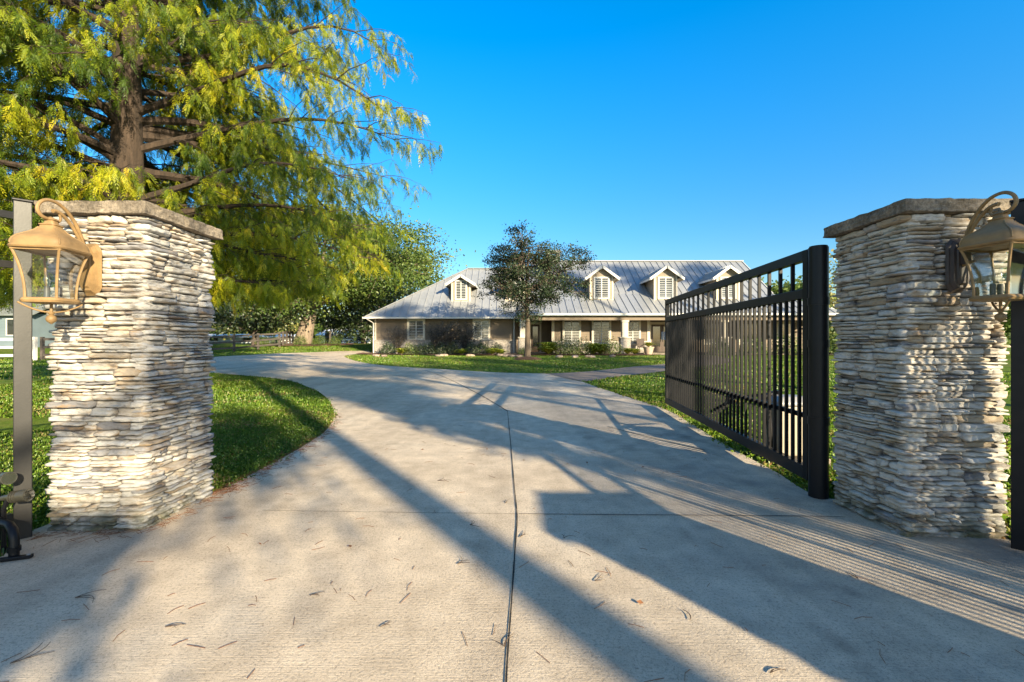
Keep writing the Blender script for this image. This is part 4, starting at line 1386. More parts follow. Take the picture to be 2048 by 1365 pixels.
# ------------------------------------------------------------------ other trees
z_ = float(terr(OAKX, OAKY))
leafy_tree('oak_tree', 'broad green oak with thick pale sunlit trunk in the round bed by the rail fence', (OAKX, OAKY, z_), (OAKX + 3.0, OAKY, 9.0), (8.2, 7.0, 5.0), 0.75, 4.2, 150, 52000, 0.25, 'leaf_oak', 'bark_grey', seed=3, cl_r=0.15)
zt = float(terr(TX, TY)) + 0.1
leafy_tree('yard_tree', 'small dark leaved tree with airy round crown on the island lawn before the house', (TX, TY, zt), (TX + 0.05, TY, 4.95), (3.25, 2.8, 2.65), 0.17, 2.2, 320, 25000, 0.10, 'leaf_holly', 'bark_mid', seed=21, cl_r=0.066, shell=0.30, subs=6, trunk_top=(TX + 0.1, TY, 6.6), aspect=0.7)
bg = [('evergreen_tree', 'low dark spreading evergreen behind the rail fence, next to the pillar edge', (-23.5, 41.0), (0, 0, 3.2), (4.2, 3.0, 2.3), 0.2, 5200, 0.30, 'leaf_dark_shrub', 'bark_dark', 1.2),
      ('evergreen_tree', 'dark bushy tree filling the gap right of the thick oak trunk', (-16.5, 50.0), (0, 0, 4.2), (5.0, 4.0, 3.6), 0.25, 7500, 0.34, 'leaf_dark_shrub', 'bark_dark', 1.4),
      ('broadleaf_tree', 'green rounded tree rising behind the left end of the house roof', (-17.5, 60.0), (1.5, 0, 9.0), (6.0, 5.0, 5.0), 0.35, 9500, 0.42, 'leaf_oak', 'bark_grey', 3.5),
      ('autumn_tree', 'pale yellow thin tree against the left corner of the house', (-20.5, 66.0), (0, 0, 5.0), (3.6, 3.0, 4.6), 0.16, 3600, 0.36, 'leaf_autumn', 'bark_grey', 2.0),
      ('autumn_tree', 'yellow green tree far behind the fence, left of the thick oak trunk', (-40.0, 70.0), (0, 0, 6.0), (7.0, 5.0, 5.0), 0.3, 7000, 0.5, 'leaf_autumn', 'bark_grey', 2.0),
      ('broadleaf_tree', 'dull green tree far behind the rail fence beyond the pillar', (-52.0, 66.0), (0, 0, 7.0), (8.0, 6.0, 6.0), 0.4, 8500, 0.55, 'leaf_oak', 'bark_dark', 2.6),
      ('broadleaf_tree', 'green tree over the blue shed at the left photo edge', (-47.0, 37.0), (0, 0, 7.5), (7.0, 6.0, 5.0), 0.4, 9000, 0.4, 'leaf_oak', 'bark_dark', 3.0),
      ('broadleaf_tree', 'dark green tree in the left background between cypress and shed', (-36.0, 46.0), (0, 0, 7.0), (6.5, 5.0, 5.5), 0.35, 8500, 0.42, 'leaf_oak', 'bark_dark', 2.4),
      ('autumn_tree', 'yellow leaved tree behind the right pillar beside the hinge post', (26.6, 36.0), (0.6, 0, 4.8), (2.6, 2.4, 3.1), 0.14, 3000, 0.26, 'leaf_autumn', 'bark_grey', 2.0),
      ('broadleaf_tree', 'green tree peeking over the far right porch roof behind the gate', (33.5, 56.0), (0, 0, 4.6), (5.0, 4.0, 3.8), 0.3, 6000, 0.45, 'leaf_oak', 'bark_dark', 2.0),
      ('broadleaf_tree', 'large green tree on the lawn behind the shaded pillar', (38.0, 36.0), (0, 0, 4.6), (5.5, 5.0, 3.8), 0.35, 8000, 0.4, 'leaf_oak', 'bark_dark', 2.2)]
for i, (nm, lb, (x, y), co, cr, tr_, nl, ls, lm, bm_, fz) in enumerate(bg):
    zg = float(terr(x, y))
    leafy_tree(nm, lb, (x, y, zg), (x + co[0], y + co[1], zg + co[2]), cr, tr_, zg + fz, 48, nl, ls, lm, bm_, seed=40 + i, cl_r=0.2, group='background trees', subs=1)
# far woods: one mass on the horizon
def far_woods():
    rng = np.random.default_rng(77)
    C = []
    for (x0, x1, y0, y1, h, n) in ((-150, -40, 95, 125, 8.5, 9000), (-75, -26, 100, 115, 7.5, 6000), (45, 110, 70, 110, 8.0, 6000), (-90, -60, 20, 90, 9.0, 6000)):
        k = n // 60
        cx = rng.uniform(x0, x1, k); cy = rng.uniform(y0, y1, k); cz = rng.uniform(0.5, h * 0.85, k)
        j = rng.integers(0, k, n)
        C.append(np.stack([cx[j] + rng.normal(size=n) * 2.2, cy[j] + rng.normal(size=n) * 2.0, np.abs(cz[j] + rng.normal(size=n) * 1.3) + 0.4], 1))
    C = np.concatenate(C)
    V, Fc = leaf_quads(C, np.full(len(C), 1.0), rng, 0.8, 0.2)
    o = np_mesh('distant_woods', V, Fc, 'leaf_oak', None, rng.uniform(0, 1, len(C)))
    tag(o, 'hazy line of distant woods behind the pasture', 'woods', None, 'stuff')
far_woods()

# trees behind the photographer, whose long shadows cross the drive
def us(u, s):
    return (0.82 * u - 0.57 * s, 0.57 * u + 0.82 * s)
street_trees = [  # u, s ...
    # u, s, crown centre z, crown radii, trunk radius, leaves
    (1.34, -15.0, 12.0, (2.2, 2.2, 2.4), 0.175, 4500, 'tall pine with bare trunk behind the photographer'),
    (3.2, -17.0, 9.5, (1.5, 1.5, 1.7), 0.10, 6500, 'slim pine in the street row, next to the bare pine'),
    (5.6, -14.0, 10.6, (2.3, 2.3, 2.0), 0.15, 4500, 'pine in the street row, second from the bare pine'),
    (8.4, -13.0, 8.8, (3.0, 3.0, 2.6), 0.16, 6000, 'pine in the street row, third from the bare pine'),
    (12.4, -15.0, 10.6, (3.0, 3.0, 2.8), 0.16, 6000, 'pine in the street row, fourth from the bare pine'),
    (16.5, -12.0, 9.8, (2.8, 2.8, 2.7), 0.16, 5500, 'pine in the street row, fifth from the bare pine'),
    (2.95, -9.0, 6.1, (0.62, 0.62, 2.3), 0.035, 3800, 'narrow upright young pine between the street and the iron fence'),
    (12.6, -18.0, 19.3, (1.9, 1.9, 1.5), 0.15, 3600, 'tall thin pine behind the street row, nearest the drive'),
    (19.2, -18.0, 17.4, (1.3, 1.3, 1.1), 0.14, 2400, 'tall thin pine behind the street row, second from the drive'),
    (25.5, -25.0, 24.4, (2.5, 2.5, 1.7), 0.2, 3800, 'very tall pine across the street, first of three'),
    (30.6, -25.0, 23.8, (2.6, 2.6, 1.8), 0.2, 4000, 'very tall pine across the street, middle of three'),
    (35.8, -25.0, 22.8, (2.6, 2.6, 1.8), 0.2, 4000, 'very tall pine across the street, last of three'),
    (22.0, -14.0, 12.5, (3.4, 3.4, 3.0), 0.18, 6500, 'pine in the street row, farthest from the bare pine'),
]
for i, (u, s, cz_, cr, tr_, nl, lb) in enumerate(street_trees):
    x, y = us(u, s)
    leafy_tree('pine_tree', lb, (x, y, 0), (x, y, cz_), cr, tr_, cz_ - cr[2] * 0.9, 42, nl, 0.26, 'pine_needles', 'bark_dark', group='street row of pines', seed=70 + i, cl_r=0.17, shell=0.3, trunk_top=(x, y, cz_ + cr[2] * 0.8), subs=1, aspect=0.3)
# unseen bush added to half-shade the lower right pillar and the near gate
x, y = us(3.62, -6.2)
leafy_tree('shade_bush', 'unseen bush added outside the iron fence to half-shade the pillar and gate', (x, y, 0), (x, y, 2.1), (0.42, 0.42, 1.75), 0.06, 0.5, 60, 5600, 0.05, 'leaf_dark_shrub', 'bark_dark', cat='bush', seed=91, cl_r=0.25, shell=0.1, subs=1)
# leaning limb of an old street tree
def bough():
    rng = np.random.default_rng(5)
    root = empty('leaning_tree', (8.7, -17.0, 0), 'leaning old tree with a long low bough near the street', 'tree')
    m = MB()
    m.tube([(8.7, -17.0, -0.1), (8.9, -16.7, 3.5), (9.15, -16.3, 7.5)], [0.3, 0.24, 0.17], 10)
    m.tube([(9.15, -16.3, 7.5), (9.1, -13.9, 6.7), (7.4, -11.6, 5.6), (5.8, -9.6, 4.6), (5.2, -8.8, 4.3)], [0.19, 0.2, 0.21, 0.19, 0.08], 8)
    m.tube([(9.15, -16.3, 7.5), (8.9, -13.5, 7.4), (7.98, -10.87, 6.9)], [0.12, 0.06, 0.03], 8)
    m.build('trunk', 'bark_dark', root, True)
    C = np.concatenate([np.array((5.3, -8.9, 4.4)) + rng.normal(size=(300, 3)) * (0.25, 0.25, 0.12), np.array((7.98, -10.87, 6.6)) + rng.normal(size=(1700, 3)) * (0.36, 0.36, 0.42)])
    V, Fc = leaf_quads(C, np.full(2000, 0.16), rng, 0.5)
    np_mesh('crown', V, Fc, 'leaf_oak', root, rng.uniform(0, 1, 2000))
bough()

# ------------------------------------------------------------------ shrubs and pots by the house
def shrub_proto(name, cat, label, r, h, n, leaf, mat, seed, mode='round', group=None):
    rng = np.random.default_rng(seed)
    root = empty(name, (0, 0, 0), label, cat, group)
    stem = MB()
    if mode == 'round':
        u = unit(rng.normal(size=(n, 3))); u[:, 2] = np.abs(u[:, 2])
        rr = rng.uniform(0.55, 1.02, n) * (1 + 0.08 * np.sin(u[:, 0] * 9) + 0.08 * np.sin(u[:, 1] * 8))
        C = u * rr[:, None] * np.array((r, r, h)) + (0, 0, 0.06)
        V, Fc = leaf_quads(C, np.full(n, leaf), rng, 0.6, 0.2, u, 1.0)
        T = rng.uniform(0, 1, n)
        for _ in range(5):
            stem.tube(bez((0, 0, 0), (rng.normal() * r * 0.4, rng.normal() * r * 0.4, h * 0.7), 0, rng, 4), 0.012, 4)
    elif mode == 'airy':
        C = []; 
        for _ in range(26):
            e = np.array((rng.normal() * r * 0.55, rng.normal() * r * 0.4, h * rng.uniform(0.6, 1.1)))
            L = bez((0, 0, 0), e, 0.1, rng, 8)
            stem.tube(L, np.linspace(0.012, 0.003, 8), 4, False)
            k = rng.integers(2, 8, n // 26)
            C.append(L[k] + rng.normal(size=(n // 26, 3)) * 0.09)
        C = np.concatenate(C)
        V, Fc = leaf_quads(C, np.full(len(C), leaf), rng, 0.5, 0.2)
        T = rng.uniform(0, 1, len(C))
    else:                                        # arching fronds (sago, lily, fountain grass)
        Vs = []; Fs = []; T = []
        nb_ = n
        for b in range(nb_):
            a = rng.uniform(0, 2 * math.pi); L = r * rng.uniform(0.75, 1.2)
            el = rng.uniform(0.35, 1.35)
            d = np.array((math.cos(a), math.sin(a), 0)); sd = np.array((-d[1], d[0], 0))
            q = np.linspace(0, 1, 7); o = len(Vs)
            tn = rng.uniform(0, 1)
            for i, t in enumerate(q):
                p = d * L * math.cos(el) * t + np.array((0, 0, h * math.sin(el) * (1.25 * t - 0.75 * t ** 2.2) + 0.03)) + d * 0.25 * L * t * t
                w = leaf * (0.35 + 1.0 * math.sin(math.pi * min(1, t * 0.9 + 0.08)))
                Vs.append(p - sd * w); Vs.append(p + sd * w)
                if i < 6:
                    Fs.append((o + 2 * i, o + 2 * i + 1, o + 2 * i + 3, o + 2 * i + 2)); T.append(tn)
        V, Fc = np.array(Vs), np.array(Fs)
        T = np.array(T)
        stem.tube([(0, 0, 0), (0, 0, 0.12)], 0.06, 6)
    np_mesh('foliage', V, Fc, mat, root, T)
    stem.build('stem', 'bark_dark', root)
    return root
USED = set()
def place(proto, x, y, rot, sc, label):
    z = float(terr(x, y)) + 0.05
    if proto not in USED:
        USED.add(proto); o = proto
        o.location = (x, y, z); o.rotation_euler = (0, 0, rot); o.scale = (sc, sc, sc)
    else:
        o = copy_tree(proto, None, (x, y, z), rot, sc)
    o['label'] = label
    return o
box_p = shrub_proto('boxwood_shrub', 'shrub', '', 0.62, 0.85, 1500, 0.085, 'leaf_dark_shrub', 101, 'round', 'clipped round shrubs along the house')
air_p = shrub_proto('twiggy_shrub', 'shrub', '', 1.15, 2.0, 1500, 0.10, 'leaf_purple_shrub', 102, 'airy', 'dark twiggy shrubs under the windows')
fern_p = shrub_proto('sago_plant', 'plant', '', 1.2, 1.55, 190, 0.05, 'leaf_bright_shrub', 103, 'frond', 'arching yellow green plants by the porch')
flow_p = shrub_proto('flowering_shrub', 'shrub', '', 0.85, 1.15, 1300, 0.10, 'leaf_flowering', 104, 'round', 'pale flowering shrubs by the porch')
lily_p = shrub_proto('lily_clump', 'plant', '', 0.6, 0.62, 90, 0.034, 'leaf_bright_shrub', 105, 'frond', 'low leafy clumps at the bed edge')
grn_p = shrub_proto('green_shrub', 'shrub', '', 0.8, 1.0, 1300, 0.09, 'leaf_oak', 106, 'round', 'loose green shrubs along the house')
def hp(px, Y): return (px - 1024) * Y / F
for px, Y, sc, lb in ((775, 32.6, 0.95, 'rounded dark shrub nearest the left corner of the house'),
                      (843, 32.5, 0.85, 'clipped dark shrub below the left wing window'),
                      (860, 32.5, 0.92, 'clipped dark shrub right of the one below the left wing window'),
                      (883, 32.4, 0.9, 'clipped dark shrub in the middle of the bare wing wall'),
                      (905, 32.4, 0.95, 'clipped dark shrub left of the second wing window'),
                      (945, 32.3, 1.0, 'clipped dark shrub below the second wing window'),
                      (965, 32.3, 1.05, 'larger clipped dark shrub right below the second wing window'),
                      (993, 32.4, 0.9, 'clipped dark shrub at the stone wall left of the downspout')):
    place(box_p, hp(px, Y), Y, px * 0.7, sc, lb)
for px, Y, sc, lb in ((797, 33.2, 0.92, 'dark twiggy shrub left of the first wing window'),
                      (872, 33.2, 1.0, 'dark twiggy shrub before the bare wing wall'),
                      (897, 33.3, 1.05, 'tall dark twiggy shrub in the middle of the wing wall'),
                      (930, 33.2, 1.1, 'tallest dark twiggy shrub beside the second wing window')):
    place(air_p, hp(px, Y), Y, px * 1.3, sc, lb)
for px, Y, sc, lb in ((1098, 31.9, 1.05, 'large arching yellow green plant right of the yard tree trunk'),
                      (1186, 31.8, 0.95, 'arching yellow green plant below the middle porch window'),
                      (1202, 32.2, 0.9, 'arching yellow green plant right of the middle porch window')):
    place(fern_p, hp(px, Y), Y, px * 1.1, sc, lb)
for px, Y, sc, lb in ((1124, 31.8, 1.0, 'pale flowering shrub below the first porch window'),
                      (1142, 31.6, 0.9, 'pale flowering shrub between the two arching plants'),
                      (1165, 31.9, 1.0, 'flowering shrub under the gap of the first two porch windows'),
                      (1222, 32.0, 1.0, 'pale pinkish shrub left of the stone porch column')):
    place(flow_p, hp(px, Y), Y, px * 0.9, sc, lb)
for px, Y, sc, lb in ((803, 31.7, 1.3, 'leafy clump at the front of the bed near the house corner'),
                      (1002, 31.2, 1.1, 'low leafy clump left of the yard tree trunk'),
                      (925, 31.4, 1.2, 'low leafy clump in front of the dark clipped shrubs'),
                      (985, 31.3, 1.3, 'pale spiky clump beside the bed rocks'),
                      (1256, 31.7, 1.3, 'bright lily clump in front of the stone porch column'),
                      (1270, 31.8, 1.2, 'bright lily clump right of the stone porch column')):
    place(lily_p, hp(px, Y), Y, px * 0.5, sc, lb)
for px, Y, sc, lb in ((820, 32.0, 0.8, 'loose green shrub before the first wing window'),
                      (1045, 32.0, 0.5, 'small green shrub at the foot of the porch downspout')):
    place(grn_p, hp(px, Y), Y, px * 0.5, sc, lb)
for dx, dy, sc, lb in ((-2.6, -2.2, 0.8, 'low green shrub left of the thick oak trunk'), (-1.2, -2.4, 0.75, 'low green shrub in front of the oak trunk, left'),
                       (0.9, -2.4, 0.85, 'low dark green shrub in front of the oak trunk, right'), (2.5, -2.1, 0.85, 'low green shrub at the right side of the oak bed'),
                       (3.8, -1.8, 0.75, 'last low green shrub at the right end of the oak bed')):
    place(grn_p, OAKX + dx, OAKY + dy, dx, sc, lb)
for x, y, sc, lb in ((17.0, 31.8, 1.3, 'green shrub by the porch seen through the gate pickets'), (19.4, 31.9, 1.4, 'green shrub at the right end of the porch seen through the gate'),
                     (22.3, 31.6, 1.5, 'big green shrub at the far porch corner beside the hinge post'), (24.8, 31.0, 1.6, 'green shrub just left of the shaded pillar'),
                     (14.8, 32.0, 1.1, 'green shrub beside the entry seen through the far gate pickets')):
    place(grn_p, x, y, x, sc, lb)
# pot, chair, rocks
ppx, ppy = hp(1297, 32.2), 32.2
pot = empty('plant_pot', (ppx, ppy, GZ), 'pale clay pot with a fern beside the entry path', 'plant pot')
MB().lathe([(0.22, GZ), (0.30, GZ + 0.25), (0.36, GZ + 0.5), (0.40, GZ + 0.52), (0.40, GZ + 0.58), (0.33, GZ + 0.56)], (ppx, ppy, 0), 18).build('pot', 'clay_pot', pot, True)
pl = copy_tree(lily_p, None, (ppx, ppy, GZ + 0.55), 1.0, 1.0); pl['label'] = 'fern growing in the clay pot by the entry'; pl['group'] = 'potted ferns'
def porch_chair(x, y, label):
    root = empty('porch_chair', (x, y, 0.31), label, 'chair')
    z0 = 0.31
    MB().box(x - 0.28, x + 0.28, y - 0.28, y + 0.25, z0 + 0.40, z0 + 0.46).build('seat', 'wicker', root, bevel=0.02)
    MB().add([(x - 0.28, y + 0.22, z0 + 0.46), (x + 0.28, y + 0.22, z0 + 0.46), (x + 0.30, y + 0.42, z0 + 1.08), (x - 0.30, y + 0.42, z0 + 1.08),
              (x - 0.28, y + 0.27, z0 + 0.46), (x + 0.28, y + 0.27, z0 + 0.46), (x + 0.30, y + 0.47, z0 + 1.08), (x - 0.30, y + 0.47, z0 + 1.08)],
             [(0, 1, 2, 3), (7, 6, 5, 4), (0, 4, 5, 1), (1, 5, 6, 2), (2, 6, 7, 3), (3, 7, 4, 0)]).build('backrest', 'wicker', root)
    for sx in (-1, 1):
        for sy in (-1, 1):
            MB().bar((x + sx * 0.25, y + sy * 0.23, z0), (x + sx * 0.25, y + sy * 0.23, z0 + 0.40), 0.04, 0.04).build('leg', 'wicker', root)
        MB().bar((x + sx * 0.29, y - 0.25, z0 + 0.66), (x + sx * 0.29, y + 0.27, z0 + 0.66), 0.05, 0.03).build('armrest', 'wicker', root)
porch_chair(hp(1286, 33.9), 34.2, 'dark woven chair on the porch beside the entry door')
def rock_proto():
    bm = bmesh.new(); bmesh.ops.create_icosphere(bm, subdivisions=2, radius=0.22)
    for v in bm.verts:
        v.co *= 1 + 0.35 * mnoise.noise(v.co * 6 + Vector((3, 1, 2)))
        v.co.z *= 0.55
    me = bpy.data.meshes.new('edge_rock'); bm.to_mesh(me); bm.free()
    me.materials.append(MATS['edge_rock'])
    return me
rme = rock_proto()
for i, (px, py) in enumerate(((752, 714), (768, 715), (880, 713.5), (890, 713), (940, 713.5), (1000, 713), (1012, 714), (1025, 715), (1038, 715.5), (1118, 716), (1150, 716), (1180, 716), (1225, 715))):
    x, y = G(px, py)
    o = bpy.data.objects.new('edge_rock', rme); COL.objects.link(o)
    y = min(y, 31.0); x = (px - 1024) * y / F
    o.location = (x, y, float(terr(x, y)) + 0.06); o.rotation_euler = (0, 0, i * 1.7)
    o.scale = (1.0 + 0.5 * math.sin(i * 2.1) ** 2, 0.9, 1.0)
    tag(o, 'tan edging rock at the front of the mulch bed by the house', 'rock', 'edging rocks of the house bed')

# ------------------------------------------------------------------ pasture fences, sheds
def rail_fence(pts, hgt, step, label, mat, rails=3, group='ranch rail fences'):
    root = empty('rail_fence', (pts[0][0], pts[0][1], float(terr(*pts[0]))), label, 'fence', group)
    proto = []
    for a, b in zip(pts[:-1], pts[1:]):
        a = np.array(a, float); b = np.array(b, float)
        n = max(1, int(round(np.linalg.norm(b - a) / step)))
        for k in range(n):
            p = a + (b - a) * k / n; q = a + (b - a) * (k + 1) / n
            zp, zq = float(terr(*p)), float(terr(*q))
            MB().box(p[0] - 0.07, p[0] + 0.07, p[1] - 0.07, p[1] + 0.07, zp - 0.1, zp + hgt).build('post', mat, root)
            dirv = (q - p) / np.linalg.norm(q - p); nn = np.array((dirv[1], -dirv[0])) * 0.09
            if nn[1] > 0: nn = -nn
            rl = MB()
            for r_ in range(rails):
                h = hgt * (0.22 + 0.68 * r_ / (rails - 1))
                rl.bar((p[0] + nn[0], p[1] + nn[1], zp + h), (q[0] + nn[0], q[1] + nn[1], zq + h), 0.035, 0.14)
            rl.build('rail', mat, root)
    p = pts[-1]; zp = float(terr(*p))
    MB().box(p[0] - 0.07, p[0] + 0.07, p[1] - 0.07, p[1] + 0.07, zp - 0.1, zp + hgt).build('post', mat, root)
rail_fence([(-26.3, 25.2), (-23.6, 29.5), (-21.0, 34.0), (-19.9, 38.5), (-22.4, 46.0)], 1.3, 2.2, 'dark three rail wooden fence curving left of the oak', 'fence_wood')
rail_fence([(-18.5, 45.8), (-24.0, 58.0), (-27.0, 71.0), (-19.5, 72.0)], 1.35, 2.6, 'far dark rail fence before the white barn right of the oak', 'fence_wood')
rail_fence([(-44.0, 20.0), (-35.0, 22.5), (-26.5, 25.0)], 1.3, 2.6, 'weathered grey three rail fence at the left photo edge', 'white_fence_wood')
def gable_shed(name, x0, x1, y0, y1, wh, rh, wm, rm, label, cat, windows=()):
    z = float(terr((x0 + x1) / 2, (y0 + y1) / 2))
    root = empty(name, ((x0 + x1) / 2, (y0 + y1) / 2, z), label, cat)
    w = MB(); lap_wall(w, x0, x1, z, z + wh, y0, 0.25, 0.015)
    w.box(x0, x1, y0 + 0.001, y1, z - 0.3, z + wh); w.build('wall', wm, root)
    ym = (y0 + y1) / 2
    r_ = MB()
    ov = 0.5
    e = [(x0 - ov, y0 - ov, z + wh - 0.1), (x1 + ov, y0 - ov, z + wh - 0.1), (x1 + ov, ym, z + wh + rh), (x0 - ov, ym, z + wh + rh), (x0 - ov, y1 + ov, z + wh - 0.1), (x1 + ov, y1 + ov, z + wh - 0.1)]
    r_.add(e + [(p[0], p[1], p[2] - 0.1) for p in e], [(0, 1, 2, 3), (3, 2, 5, 4), (9, 8, 7, 6), (10, 11, 8, 9), (0, 6, 7, 1), (0, 3, 9, 6), (1, 7, 8, 2), (3, 4, 10, 9), (2, 8, 11, 5)])
    r_.build('roof', rm, root)
    for a, b, za, zb in windows:
        f = MB()
        f.box(a - 0.08, a, y0 - 0.06, y0 - 0.016, z + za, z + zb); f.box(b, b + 0.08, y0 - 0.06, y0 - 0.016, z + za, z + zb)
        f.box(a - 0.08, b + 0.08, y0 - 0.06, y0 - 0.016, z + zb, z + zb + 0.08); f.box(a - 0.08, b + 0.08, y0 - 0.06, y0 - 0.016, z + za - 0.08, z + za)
        wi = f.build('window', 'trim_white', root)
        MB().box(a, b, y0 - 0.03, y0 - 0.02, z + za, z + zb).build('pane', 'dark_glass', wi)
gable_shed('white_barn', -36.0, -24.0, 84, 92, 1.7, 1.1, 'barn_white', 'barn_white', 'low white barn far behind the rail fence left of the house', 'barn', ((-33, -31.6, 0.6, 1.3), (-29, -27.6, 0.6, 1.3)))
gable_shed('white_barn', -66.0, -40.5, 82, 90, 1.3, 0.5, 'barn_white', 'barn_white', 'long low white stable beyond the fence near the sunlit pillar', 'barn', ((-55, -53.6, 0.5, 1.0), (-49, -47.6, 0.5, 1.0)))
gable_shed('blue_house', -52.0, -40.5, 38.0, 45.0, 2.7, 2.0, 'shed_blue', 'shed_roof', 'pale blue grey house with grey roof at the left photo edge', 'house', ((-46.8, -45.8, 0.9, 2.2), (-44.6, -43.6, 0.9, 2.2), (-42.6, -41.8, 0.9, 2.2)))

# ------------------------------------------------------------------ grass
PIL = [(LPX0 - 0.02, LPX1 + 0.02, LPY0 - 0.02, LPY1 + 0.02), (RPX0 - 0.02, RPX1 + 0.02, RPY0 - 0.02, RPY1 + 0.02)]
def grass():
    rng = np.random.default_rng(31)
    drive_p = np.array(DRIVE); path_p = np.array(PATH)
    Vs = []; Ts = []
    def zone(x0, x1, y0, y1, n, hgt, wid, frust=True):
        x = rng.uniform(x0, x1, n); y = rng.uniform(y0, y1, n)
        px = 1024 + x / y * F
        jx = rng.normal(size=n) * 0.035; jy = rng.normal(size=n) * 0.035
        keep = ~inside(x + jx, y + jy, drive_p) & ~inside(x + jx, y + jy, path_p) & ~inside(x, y, np.array(BED1)) & (px > -80) & (px < 2130)
        for a, b, c, d in PIL:
            keep &= ~((x > a) & (x < b) & (y > c) & (y < d))
        keep &= ~((x > ox - 0.3) & (x < ox + 0.3) & (y > oy - 0.28) & (y < oy + 0.28))
        keep &= ~((x > -0.2) & (x < 24.8) & (y > 32.8)) & ~((x > WX0) & (x < WX1) & (y > WY))
        x = x[keep]; y = y[keep]; n = len(x)
        z = terr(x, y)
        patch = 0.5 + 0.5 * np.sin(x * 1.3 + 1.7 * np.sin(y * 0.9)) * np.sin(y * 1.1 + 1.3 * np.sin(x * 0.7))
        a = rng.uniform(0, 2 * math.pi, n); le = rng.uniform(0.1, 1.0, n)
        h = hgt * rng.uniform(0.45, 1.25, n) * (0.75 + 0.5 * patch)
        w = wid * rng.uniform(0.6, 1.3, n)
        o = np.stack([x, y, z - 0.004], 1)
        d = np.stack([np.cos(a), np.sin(a), np.zeros(n)], 1); s = np.stack([-np.sin(a), np.cos(a), np.zeros(n)], 1)
        upv = np.array((0, 0, 1.0))
        m = o + d * (le * h * 0.35)[:, None] + upv * (h * 0.7)[:, None]
        t = o + d * (le * h * 1.0)[:, None] + upv * (h * (1.05 - 0.45 * le))[:, None]
        V = np.stack([o - s * w[:, None] * 0.5, o + s * w[:, None] * 0.5, m + s * w[:, None] * 0.55, t, m - s * w[:, None] * 0.55], 1)
        Vs.append(V)
        T = np.clip(0.10 + 0.38 * patch + rng.normal(size=n) * 0.14, 0, 0.78)
        dead = rng.uniform(0, 1, n) < 0.07 + 0.30 * (np.sin(x * 2.3 + 2 * np.sin(y * 1.7)) * np.sin(y * 2.9 + x) > 0.45)
        T[dead] = rng.uniform(0.85, 1.0, dead.sum())
        # more dead straw near the concrete
        Ts.append(T)
    zone(-6.0, -1.5, 3.0, 8.0, 105000, 0.050, 0.0065)
    zone(-14.0, -2.0, 7.0, 17.0, 110000, 0.055, 0.011)
    zone(-6.5, -2.6, 2.0, 6.0, 26000, 0.050, 0.0065)
    zone(-30, -6, 14.0, 40.0, 42000, 0.075, 0.03)
    zone(1.5, 8.0, 3.0, 12.0, 80000, 0.055, 0.009)
    zone(2.0, 18.0, 10.0, 26.0, 42000, 0.065, 0.022)
    zone(-12.0, 14.0, 16.0, 33.0, 90000, 0.045, 0.020)
    zone(2.6, 3.4, 2.4, 4.0, 2500, 0.07, 0.010)
    V = np.concatenate(Vs); T = np.concatenate(Ts)
    Fc = np.arange(len(V) * 5).reshape(-1, 5)
    o = np_mesh('grass', V.reshape(-1, 3), Fc, 'grass_blade', None, T)
    tag(o, 'short green lawn grass with dry straw patches', 'grass', None, 'stuff')
    # broad leaved ground cover in the near lawn and along the gate
    Cs = []
    for x0, x1, y0, y1, n in ((-5.5, -1.8, 3.3, 9.0, 16000), (2.3, 3.3, 3.5, 8.5, 9000), (-6.0, -2.9, 2.2, 6.0, 6000)):
        x = rng.uniform(x0, x1, n); y = rng.uniform(y0, y1, n)
        dens = 0.5 + 0.5 * np.sin(x * 2.1 + 2 * np.sin(y * 1.4)) * np.sin(y * 1.9)
        keep = ~inside(x + rng.normal(size=n) * 0.03, y + rng.normal(size=n) * 0.03, drive_p) & (rng.uniform(0, 1, n) < dens + 0.15)
        for a, b, c, d in PIL:
            keep &= ~((x > a) & (x < b) & (y > c) & (y < d))
        keep &= ~((x > ox - 0.3) & (x < ox + 0.3) & (y > oy - 0.28) & (y < oy + 0.28))
        x = x[keep]; y = y[keep]
        Cs.append(np.stack([x, y, terr(x, y) + rng.uniform(0.02, 0.065, len(x))], 1))
    C = np.concatenate(Cs)
    V, Fc = leaf_quads(C, np.full(len(C), 0.017), rng, 0.8, 1.4)
    o = np_mesh('ground_cover', V, Fc, 'grass_blade', None, np.clip(rng.normal(0.38, 0.16, len(C)), 0, 0.8))
    tag(o, 'small leaved green weeds spread through the lawn edge', 'ground cover', None, 'stuff')
grass()

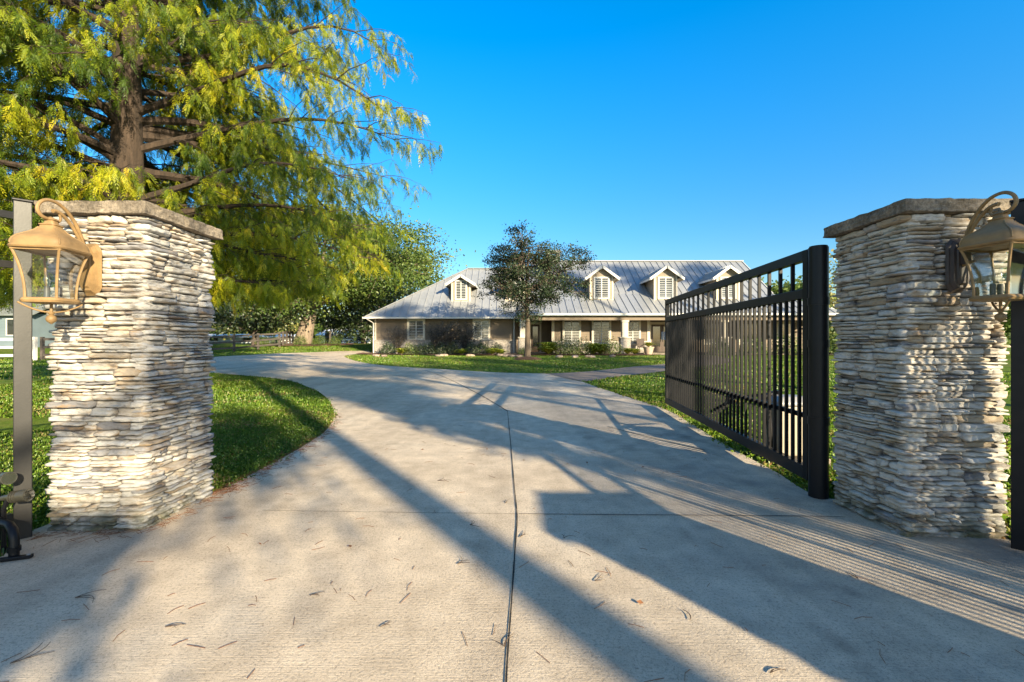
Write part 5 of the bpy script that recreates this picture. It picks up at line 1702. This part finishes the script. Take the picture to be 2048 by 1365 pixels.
# ------------------------------------------------------------------ litter on the drive
def litter():
    rng = np.random.default_rng(9)
    m = MB()
    DZ = 0.028
    def needle(x, y, L, a, r=0.0011):
        c = rng.normal() * 0.25
        p = [(x + L * t * math.cos(a + c * t), y + L * t * math.sin(a + c * t), float(terr(x, y)) + DZ + 0.0005 + 0.0015 * math.sin(math.pi * t)) for t in (0, 0.5, 1)]
        m.tube(p, r, 4, False)
    # drifts along the lawn edge and under the pillars
    le = np.array(left_edge)
    for _ in range(700):
        k = rng.integers(16, len(le) - 1); p = le[k] + (le[k + 1] - le[k]) * rng.uniform()
        needle(p[0] + abs(rng.normal()) * 0.08 - 0.02, p[1] - abs(rng.normal()) * 0.05, rng.uniform(0.03, 0.10), rng.uniform(0, 6.28))
    for _ in range(70):
        needle(rng.uniform(-2.9, -2.25), LPY0 - 0.03 - abs(rng.normal()) * 0.06, rng.uniform(0.03, 0.1), rng.uniform(0, 6.28))
        needle(LPX1 + 0.03 + abs(rng.normal()) * 0.04, rng.uniform(2.8, 3.45), rng.uniform(0.03, 0.1), rng.uniform(0, 6.28))
    for _ in range(260):
        x, y = rng.uniform(-2.8, 2.6), 1.3 + 5.0 * rng.uniform() ** 1.3
        needle(x, y, rng.uniform(0.02, 0.09), rng.uniform(0, 6.28))
    o = m.build('pine_straw', 'needle_litter')
    tag(o, 'scattered brown pine straw on the concrete and along its edges', 'pine straw', None, 'stuff')
    tw = [(20, 1345, 0.26, 0.4), (150, 1210, 0.20, 0.3), (330, 1270, 0.16, 0.6), (1040, 1085, 0.16, 0.9), (1128, 1088, 0.14, 1.1), (915, 1140, 0.16, 0.4), (1380, 1255, 0.22, 0.9),
          (1190, 1175, 0.14, 0.7), (1540, 1365, 0.12, 0.5), (1012, 1015, 0.12, 1.6), (760, 1270, 0.1, 0.9), (1010, 1310, 0.14, 2.0), (1716, 1170, 0.1, 1.8), (940, 1060, 0.16, 0.1), (875, 969, 0.2, 0.0), (620, 1205, 0.12, 0.3)]
    for px, py, L, a in tw:
        L *= 0.62
        x, y = G(px, py)
        t = MB(); z = 0.031
        for b in range(3):
            aa = a + rng.normal() * 0.35; l2 = L * rng.uniform(0.5, 1.0); cv = rng.normal() * 0.5
            pts = [(x + l2 * q * math.cos(aa + cv * q), y + l2 * q * math.sin(aa + cv * q), z + 0.003 * math.sin(q * 2.6)) for q in np.linspace(0, 1, 6)]
            t.tube(pts, np.linspace(0.0017, 0.0008, 6), 5, False)
        o = t.build('fallen_twig', 'twig_bark')
        tag(o, 'thin dark twig fallen on the concrete driveway', 'twig', 'fallen twigs on the driveway')
    rngl = np.random.default_rng(4)
    for px, py in ((1047, 928), (1174, 933), (845, 906), (908, 898), (974, 905), (1328, 970), (1286, 942), (1135, 936), (988, 910), (700, 1105), (520, 1100), (1280, 1220)):
        x, y = G(px, py)
        V, Fc = leaf_quads(np.array([[x, y, 0.034]]), np.array([0.032]), rngl, 0.6, 5.0)
        o = np_mesh('fallen_leaf', V, Fc, 'needle_litter')
        tag(o, 'small curled brown leaf on the concrete driveway', 'leaf', 'fallen leaves on the driveway')
litter()
